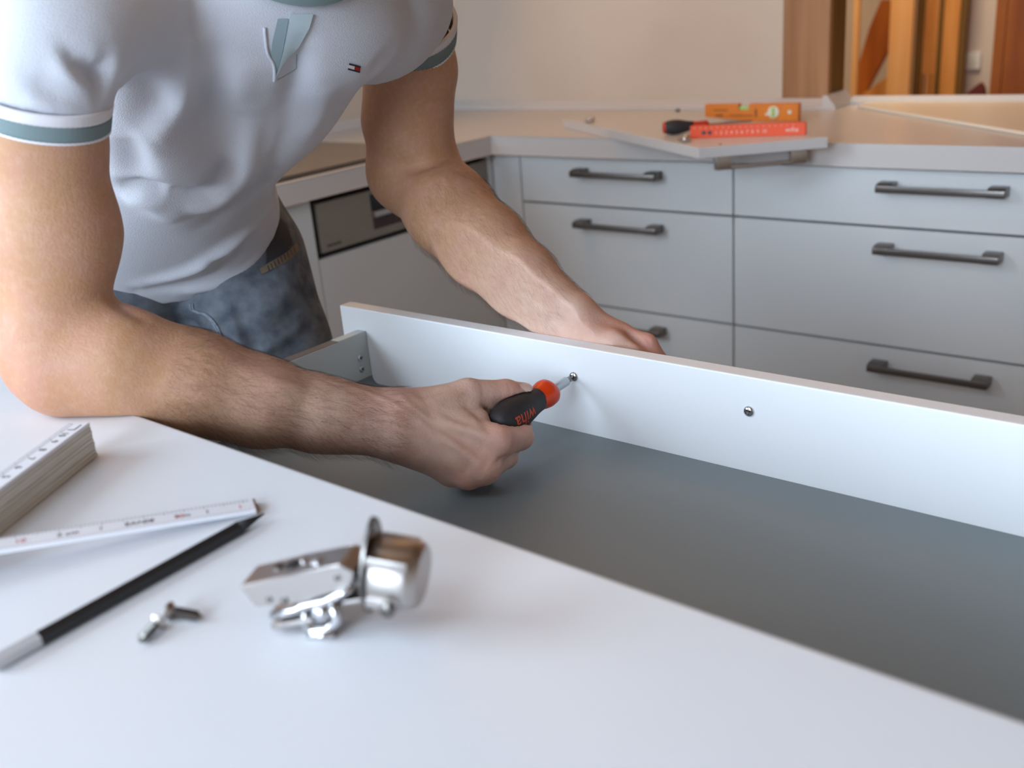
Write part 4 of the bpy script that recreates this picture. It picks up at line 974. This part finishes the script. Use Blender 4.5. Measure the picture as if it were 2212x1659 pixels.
def voxel(bm, size):
    me = bpy.data.meshes.new('tmp'); bmesh.ops.recalc_face_normals(bm, faces=bm.faces); bm.to_mesh(me); bm.free()
    o = bpy.data.objects.new('tmp', me); C.objects.link(o)
    md = o.modifiers.new('r', 'REMESH'); md.mode = 'VOXEL'; md.voxel_size = size
    dg = bpy.context.evaluated_depsgraph_get(); dg.update()
    m2 = bpy.data.meshes.new_from_object(o.evaluated_get(dg)); bpy.data.objects.remove(o); bpy.data.meshes.remove(me)
    nv = len(m2.vertices); V = np.empty(nv * 3, np.float32); m2.vertices.foreach_get('co', V)
    L = np.empty(len(m2.loops), np.int32); m2.loops.foreach_get('vertex_index', L)
    tot = np.empty(len(m2.polygons), np.int32); m2.polygons.foreach_get('loop_total', tot)
    F = L.reshape(-1, 4) if (tot == 4).all() else None
    bpy.data.meshes.remove(m2); return V.reshape(-1, 3).astype(float), F
# shirt
rows = [(299, 495, 1.255, .1374, .1075), (333, 461, 1.235, .1493, .1054), (341, 422, 1.200, .1470, .1064), (337, 364, 1.140, .1359, .1076), (353, 292, 1.080, .1271, .1080), (393, 225, 1.030, .1277, .1078),
        (446, 166, .990, .1343, .1017), (494, 66, .955, .1432, .0947), (555, 5, .925, .1487, .0892), (588, -60, .900, .1250, .0800), (602, -125, .875, .0800, .0660), (608, -165, .865, .0640, .0580)]
rings = []
for px, py, dp, a, b_ in catmull_rows(rows, 6): rings.append((P(px, py, dp), LAT * a, FRT * b_))
bm = bmesh.new(); loft_bm(bm, rings)
slv_r = [(P(330, 0, .885), .062), (P(220, 20, .815), .0620), (P(145, 70, .770), .0560), (P(108, 140, .764), .0500), (P(97, 236, .772), .0476)]
slv_l = [(P(700, 20, .99), .066), (P(790, 25, 1.03), .072), (P(855, 15, 1.07), .064), (P(876, 28, 1.092), .0550)]
loft_bm(bm, limb_rings(slv_r), nseg=40, expo=2.0); loft_bm(bm, limb_rings(slv_l), nseg=40, expo=2.0)
Vs, Fs = voxel(bm, .0040)
Vs = laplace(Vs, Fs, 10, .5)
W1 = .013; W2 = .007
shirt_folds = [
    ([(405, 60), (409, 120), (410, 191), (377, 246), (328, 313)], .011, .014), ([(440, 80), (450, 160), (453, 230), (447, 330)], -.009, .016),
    ([(300, 120), (322, 190), (335, 232), (290, 290)], -.007, .020), ([(545, 240), (532, 310), (516, 370), (464, 430), (396, 452)], .012, .014),
    ([(355, 414), (450, 420), (491, 372), (505, 330)], -.010, .012), ([(255, 405), (310, 409), (365, 420)], -.009, .010), ([(262, 425), (330, 440), (390, 480)], .005, .016),
    ([(596, 455), (535, 528), (475, 588), (396, 618), (300, 628)], -.008, .0075), ([(580, 455), (509, 515), (418, 576), (310, 612)], .008, .011),
    ([(600, 500), (545, 560), (470, 610), (390, 632)], .006, .009), ([(560, 470), (500, 540), (430, 560)], -.004, .010),
    ([(182, 120), (206, 162), (218, 182)], -.007, .005), ([(138, 100), (165, 140), (195, 172)], -.005, .006), ([(120, 120), (150, 160), (190, 190)], .004, .007),
    ([(230, 120), (225, 165), (215, 205)], -.008, .006), ([(60, 170), (120, 205), (200, 215)], -.004, .008), ([(50, 200), (110, 222), (190, 222)], .003, .007),
    ([(656, 100), (636, 186), (616, 252), (590, 330)], -.009, .012), ([(628, 200), (606, 270), (575, 340)], .006, .011), ([(700, 180), (690, 240), (650, 310)], .004, .014),
    ([(470, 578), (485, 570), (478, 584)], -.006, .005), ([(600, 330), (560, 400), (505, 450), (440, 490)], -.005, .014), ([(270, 300), (285, 350), (300, 390)], -.008, .016),
    ([(520, 120), (512, 180), (500, 250)], .005, .020), ([(855, 120), (830, 130), (800, 160)], -.004, .008)]
Vs = fold(Vs, Fs, [(p, h * 1.35, w) for p, h, w in shirt_folds]); Vs = laplace(Vs, Fs, 2, .4)
m = mat('pique', (206, 208, 216), 0.85, spec=.25); nt = m.node_tree; b = nt.nodes['Principled BSDF']
b.inputs['Sheen Weight'].default_value = .25
tc = nt.nodes.new('ShaderNodeTexCoord'); vz = nt.nodes.new('ShaderNodeTexVoronoi'); vz.inputs['Scale'].default_value = 780; nt.links.new(tc.outputs['Object'], vz.inputs['Vector'])
bp = nt.nodes.new('ShaderNodeBump'); bp.inputs['Strength'].default_value = .35; bp.inputs['Distance'].default_value = .0006; nt.links.new(vz.outputs['Distance'], bp.inputs['Height']); nt.links.new(bp.outputs['Normal'], b.inputs['Normal'])
mat('rib_green', (124, 142, 144), 0.85); mat('rib_white', (232, 230, 234), 0.85); mat('inner_teal', (190, 206, 212), .85); mat('placket_grey', (150, 168, 174), .85)
mat('thread_navy', (38, 40, 58), .8); mat('thread_white', (232, 226, 226), .8); mat('thread_red', (168, 18, 14), .8)
shirt = part('polo_shirt', mesh_np('polo_shirt', Vs, Fs), MATS['pique'], man, smooth=True, label='pale grey pique polo shirt')
def cuff(pts, bands, flat=1.0):
    """ribbed bands round the arm: each ring strip gets knit ridges"""
    line = dense([np.append(p, r) for p, r in pts], 10)
    cum = np.linspace(0, 1, len(line))
    for t0, t1, m_, nm in bands:
        bm = bmesh.new(); ns_ = 150; outer = []; inner = []
        for t in np.linspace(t0, t1, 6):
            q = np.array([np.interp(t, cum, [l[i] for l in line]) for i in range(4)])
            i = int(np.argmin(np.abs(cum - t))); d = line[min(i + 1, len(line) - 1)][:3] - line[max(i - 1, 0)][:3]
            d = np.array(line[-1][:3]) - np.array(line[0][:3]); a, b_ = perp(d)
            edge = 1 - .006 * (t in (t0, t1))
            outer.append([bm.verts.new(tuple(q[:3] + (a * math.cos(w) + b_ * math.sin(w)) * (q[3] * edge + (.00035 if k % 2 else -.00035)))) for k, w in enumerate(np.linspace(0, 2 * math.pi, ns_, endpoint=False))])
            inner.append([bm.verts.new(tuple(q[:3] + (a * math.cos(w) + b_ * math.sin(w)) * (q[3] - .0045))) for w in np.linspace(0, 2 * math.pi, ns_, endpoint=False)])
        for R_ in (outer, inner):
            for k in range(5):
                for i in range(ns_): bm.faces.new((R_[k][i], R_[k][(i + 1) % ns_], R_[k + 1][(i + 1) % ns_], R_[k + 1][i]))
        for k in (0, 5):
            for i in range(ns_): bm.faces.new((outer[k][i], outer[k][(i + 1) % ns_], inner[k][(i + 1) % ns_], inner[k][i]))
        part(nm, bm, MATS[m_], shirt, smooth=True)
cuff([(P(98, 205, .766), .0482), (P(97, 236, .771), .0476), (P(98, 268, .777), .0468)], [(0, .40, 'rib_white', 'cuff_stripe'), (.402, .87, 'rib_green', 'cuff_band'), (.872, 1.0, 'rib_white', 'cuff_edge')])
cuff([(P(878, 42, 1.104), .0556), (P(881, 66, 1.118), .0542), (P(883, 90, 1.130), .0530)], [(0, .35, 'rib_white', 'cuff_stripe'), (.352, .86, 'rib_green', 'cuff_band'), (.862, 1.0, 'rib_white', 'cuff_edge')])
sb = bvh_np(Vs, Fs)
patch('placket_gap', sb, [(590, 172), (600, 148), (610, 112), (622, 40), (600, 40), (588, 90), (585, 118), (592, 145)], 'placket_grey', shirt, .0005, .0006)
patch('placket_inner', sb, [(591, 177), (604, 150), (620, 128), (641, 108), (668, 60), (676, 30), (628, 30), (611, 110), (600, 148)], 'inner_teal', shirt, .0008, .0022, label='pale ribbed inner side of the open placket')
bm = bmesh.new(); pl = [p + np.array([0, 0, .0]) for p in polyline3(sb, dense([(571, 60), (577, 112), (590, 138), (593, 158), (592, 176)], 5))]
tube(bm, [Vector(p) + (Vector(CAM) - Vector(p)).normalized() * .0008 for p in pl], .0014, 8); part('placket_piping', bm, MATS['pique'], shirt, smooth=True)
bm = bmesh.new(); pl = polyline3(sb, dense([(641, 118), (640, 140), (637, 150), (600, 172)], 6)); tube(bm, [Vector(p) for p in pl], .0006, 6); part('seam_stitch', bm, MATS['placket_grey'], shirt)
lg = np.array([[754, 136], [779, 143], [777, 157], [751, 150]], float)      # little flag: tl, tr, br, bl
def lgp(u, v): 
    t = lg[0] + (lg[1] - lg[0]) * u; q = lg[3] + (lg[2] - lg[3]) * u; return tuple(t + (q - t) * v)
def lq(u0, u1, v0, v1): return [lgp(u0, v0), lgp(u1, v0), lgp(u1, v1), lgp(u0, v1)]
e_ = patch('embroidered_flag', sb, lq(0, .5, .25, .78), 'thread_white', shirt, .0004, .0010, 4, label='small navy, white and red embroidered flag')
patch('flag_red', sb, lq(.5, 1, .25, .78), 'thread_red', shirt, .0004, .0010, 4)
patch('flag_stripe', sb, lq(0, 1, 0, .26), 'thread_navy', shirt, .0004, .0012, 4); patch('flag_stripe', sb, lq(0, 1, .76, 1.02), 'thread_navy', shirt, .0004, .0012, 4)
# collar: a soft band round the neck
bm = bmesh.new(); ns_ = 48; cN = P(607, -158, .868)
for (a0, b0, up0), (a1, b1, up1) in (((.072, .066, -.004), (.062, .056, .034)), ((.064, .058, .034), (.082, .078, -.006))):
    r0 = [bm.verts.new(tuple(cN + LAT * a0 * math.cos(w) + FRT * b0 * math.sin(w) + SPN * up0)) for w in np.linspace(0, 2 * math.pi, ns_, endpoint=False)]
    r1 = [bm.verts.new(tuple(cN + LAT * a1 * math.cos(w) + FRT * b1 * math.sin(w) + SPN * up1)) for w in np.linspace(0, 2 * math.pi, ns_, endpoint=False)]
    for i in range(ns_): bm.faces.new((r0[i], r0[(i + 1) % ns_], r1[(i + 1) % ns_], r1[i]))
part('collar', bm, MATS['rib_green'], shirt, smooth=True)
# jeans
LHj, LT1 = P(508, 565, 1.315), P(566, 760, 1.340)
RHj = LHj - LAT_H * .175; RT1 = LT1 - LAT_H * .185
LKN, RKN = np.array([LT1[0] + .005, LT1[1] + .02, .50]), np.array([RT1[0] - .01, RT1[1] - .02, .50])
LAN, RAN = np.array([LKN[0] - .03, LKN[1], .10]), np.array([RKN[0] - .03, RKN[1], .10])
WST = P(345, 470, 1.265)
def f_jeans(p):
    WB = WST - FRT * .018; d = cone(p, WB + LAT * .068, WB - LAT * .068, .078, .078)
    pel = (LHj + RHj) / 2 - FRT * .012
    d = s_min(d, cone(p, WB + LAT * .060, pel + LAT * .065, .080, .088), .03); d = s_min(d, cone(p, WB - LAT * .060, pel - LAT * .065, .080, .088), .03)
    l = s_min(cone(p, LHj, LT1, .0920, .0890), cone(p, LT1, LKN, .089, .066), .02); l = s_min(l, cone(p, LKN, LAN, .066, .060), .02)
    r = s_min(cone(p, RHj, RT1, .0920, .0890), cone(p, RT1, RKN, .089, .066), .02); r = s_min(r, cone(p, RKN, RAN, .066, .060), .02)
    leg = s_min(l, r, .012)
    return s_min(d, leg, .025)
q = np.array([WST, LHj, RHj, LT1, RT1, LKN, RKN, LAN, RAN]); Vj, Fj = surface_nets(f_jeans, q.min(0) - .14, q.max(0) + .14, .0045)
Vj = laplace(Vj, Fj, 3)
Vj = fold(Vj, Fj, [([(560, 785), (610, 760), (655, 715), (690, 680)], -.008, .012), ([(545, 740), (600, 712), (640, 672), (680, 638)], -.006, .012), ([(560, 760), (620, 730), (670, 690)], .006, .010),
                   ([(500, 660), (520, 700), (545, 735), (560, 770)], -.007, .010), ([(480, 650), (505, 690), (520, 740), (525, 780)], .005, .008), ([(515, 640), (560, 600), (600, 580)], -.004, .012),
                   ([(420, 668), (450, 680), (478, 720), (490, 760)], .004, .010), ([(560, 690), (600, 650), (650, 610)], .004, .012), ([(375, 690), (410, 700), (440, 740)], -.005, .010)])
m = mat('denim', (122, 128, 136), 0.9, col2=(84, 91, 102), nscale=55, detail=14, nlo=.30, nhi=.70, spec=.2); nt = m.node_tree; b = nt.nodes['Principled BSDF']
tc = nt.nodes.new('ShaderNodeTexCoord'); mp = nt.nodes.new('ShaderNodeMapping'); mp.inputs['Rotation'].default_value = (.5, .6, .9); mp.inputs['Scale'].default_value = (900, 250, 900)
nz = nt.nodes.new('ShaderNodeTexNoise'); nz.inputs['Scale'].default_value = 1.0; nz.inputs['Detail'].default_value = 2
nt.links.new(tc.outputs['Object'], mp.inputs['Vector']); nt.links.new(mp.outputs[0], nz.inputs['Vector'])
bp = nt.nodes.new('ShaderNodeBump'); bp.inputs['Strength'].default_value = .5; bp.inputs['Distance'].default_value = .0008; nt.links.new(nz.outputs['Fac'], bp.inputs['Height']); nt.links.new(bp.outputs['Normal'], b.inputs['Normal'])
mat('denim_light', (150, 160, 170), .9, col2=(118, 128, 138), nscale=300); mat('denim_dark', (62, 62, 68), .9); mat('stitch_tan', (134, 118, 98), .9)
jeans = part('jeans', mesh_np('jeans', Vj, Fj), MATS['denim'], man, smooth=True, label='worn grey-blue jeans')
jb = bvh_np(Vj, Fj)
patch('waistband', jb, [(560, 580), (588, 563), (606, 553), (622, 542), (640, 524), (646, 540), (626, 560), (606, 572), (586, 582), (566, 592)], 'stitch_tan', jeans, .0006, .0016, label='tan-stitched waistband edge')
patch('belt', jb, [(606, 470), (620, 486), (632, 522), (618, 546), (598, 558), (575, 570), (575, 520)], 'denim_dark', jeans, .0003, .0012)
bm = bmesh.new()
for k in range(9):
    u = k / 8; x = 578 + u * 56; y = 574 - u * 40
    pl = polyline3(jb, [(x, y), (x + 4, y + 12)])
    if len(pl) == 2: tube(bm, [Vector(p) + (Vector(CAM) - Vector(p)).normalized() * .0024 for p in pl], .0007, 6)
o = part('waistband_stitch', bm, MATS['denim_dark'], jeans); o['kind'] = 'stuff'
for off in (0, 4.5):
    bm = bmesh.new(); pl = polyline3(jb, dense([(411 + off, 655), (413 + off, 668), (424 + off, 675), (440 + off, 679), (455 + off, 692), (468 + off, 712), (476 + off, 736), (481 + off, 760)], 4))
    if len(pl) > 2: tube(bm, [Vector(p) + (Vector(CAM) - Vector(p)).normalized() * .0012 for p in pl], .0012, 8); part('fly_seam', bm, MATS['denim_light'], jeans, smooth=True)
for A_ in (LAN, RAN):
    bm = bmesh.new(); M = Matrix.Translation((A_[0] + .06, A_[1], 0))
    box(bm, -.13, .17, -.05, .05, .001, .028, .02, 3, M); sole = part('shoe', bm, MATS['black_plastic'], man, auto=40)
    bm = bmesh.new(); loft_bm(bm, [(np.array([A_[0] + .06 + x, A_[1], z]), np.array([0, w_, 0.]), np.array([0, 0, h_])) for x, z, w_, h_ in ((-.125, .060, .030, .032), (-.08, .066, .042, .045), (0, .060, .046, .040), (.08, .050, .048, .028), (.14, .042, .042, .018), (.165, .036, .028, .010))], nseg=24)
    part('shoe_upper', bm, MATS['rubber_black'], sole, smooth=True)
# hair on the head, thumbnail, forearm hair
def f_hair(p):
    d = ellip(p, HEAD + hup * .016 - fdir * .012, (.083, .102, .106), HR)
    q = (p - HEAD) @ HR
    cut = np.maximum(q[:, 1] * .85 - q[:, 2] - .035, -q[:, 2] - .085)
    return np.maximum(d, cut + .02)
Vh, Fh = surface_nets(f_hair, HEAD - .16, HEAD + .16, .005); Vh = laplace(Vh, Fh, 3)
mat('hair_brown', (74, 54, 38), .6, col2=(50, 36, 26), nscale=60); part('hair', mesh_np('hair', Vh, Fh), MATS['hair_brown'], man, smooth=True)
for s in (-1, 1):
    bm = bmesh.new(); bmesh.ops.create_uvsphere(bm, u_segments=20, v_segments=12, radius=.0118, matrix=Matrix.Translation(tuple(hp_(s * .031, .0705, .016)))); eye = part('eye', bm, MATS['plastic_white'], man, smooth=True)
    bm = bmesh.new(); c = Vector(hp_(s * .031, .0705, .016)); s1, u1, d1 = frame(fdir); M = Matrix(((s1[0], u1[0], d1[0], c[0]), (s1[1], u1[1], d1[1], c[1]), (s1[2], u1[2], d1[2], c[2]), (0, 0, 0, 1)))
    lathe(bm, [(.0100, .0055), (.0117, .0048), (.0121, .0020)], 20, M); part('iris', bm, MATS['hair_brown'], eye, smooth=True)
    bm = bmesh.new(); tube(bm, [Vector(hp_(s * x, f, u)) for x, f, u in ((.014, .096, .034), (.030, .094, .040), (.048, .082, .036))], (.003, .0038, .002), 8); part('eyebrow', bm, MATS['hair_brown'], man, smooth=True)
rb = bvh_np(VR, FR)
mat('nail', (232, 196, 184), .3, sss=.1, spec=.5)
patch('thumbnail', rb, [(1121, 831), (1130, 828.5), (1143, 829), (1150.5, 832), (1152, 839), (1150, 845.5), (1144, 848), (1134, 844.5), (1126, 838)], 'nail', man, .0004, .0010, 2.5)
def arm_hair(V, F, masks, n, L, seed):
    rng = np.random.default_rng(seed); nrm = vnormals(V, F); verts = []; faces = []
    for axis, w0, w1, cnt in masks:
        d, t = seg_dist(V, axis); dirv = axis[-1] - axis[0]; dirv /= np.linalg.norm(dirv)
        idx = np.where((d < .075) & (t > w0) & (t < w1))[0]
        idx = rng.choice(idx, min(cnt, len(idx)), replace=False)
        for i in idx:
            p = V[i]; nn = nrm[i]; tan = dirv - nn * (dirv @ nn); tan /= np.linalg.norm(tan) + 1e-9
            side = np.cross(nn, tan); curl = rng.normal(0, .45); l = L * rng.uniform(.55, 1.15); r = 5.0e-5
            tan = tan + side * curl + np.array([0, 0, -.25]); tan /= np.linalg.norm(tan)
            pts = [p - nn * .0003, p + nn * l * .14 + tan * l * .3, p + nn * l * .22 + tan * l * .65 + side * l * .08 * rng.normal(), p + nn * l * .22 + tan * l]
            k0 = len(verts)
            for j, q in enumerate(pts):
                rr = r * (1 - .25 * j)
                verts += [q + side * rr, q - side * rr * .5 + nn * rr * .87, q - side * rr * .5 - nn * rr * .87]
            for j in range(3):
                for s in range(3): faces.append((k0 + j * 3 + s, k0 + j * 3 + (s + 1) % 3, k0 + (j + 1) * 3 + (s + 1) % 3, k0 + (j + 1) * 3 + s))
    return mesh_np('arm_hair', np.array(verts), np.array(faces))
mat('hair_arm', (92, 62, 42), .6)
o = part('arm_hair', arm_hair(VR, FR, [([P(330, 790, .84), P(560, 868, .873), P(870, 917, .925)], .05, .98, 7000)], 0, .014, 1), MATS['hair_arm'], man); o['kind'] = 'stuff'
o = part('arm_hair', arm_hair(VL, FL, [([P(975, 452, 1.175), P(1125, 606, 1.10), P(1230, 690, 1.065)], .0, .96, 5600)], 0, .015, 2), MATS['hair_arm'], man); o['kind'] = 'stuff'
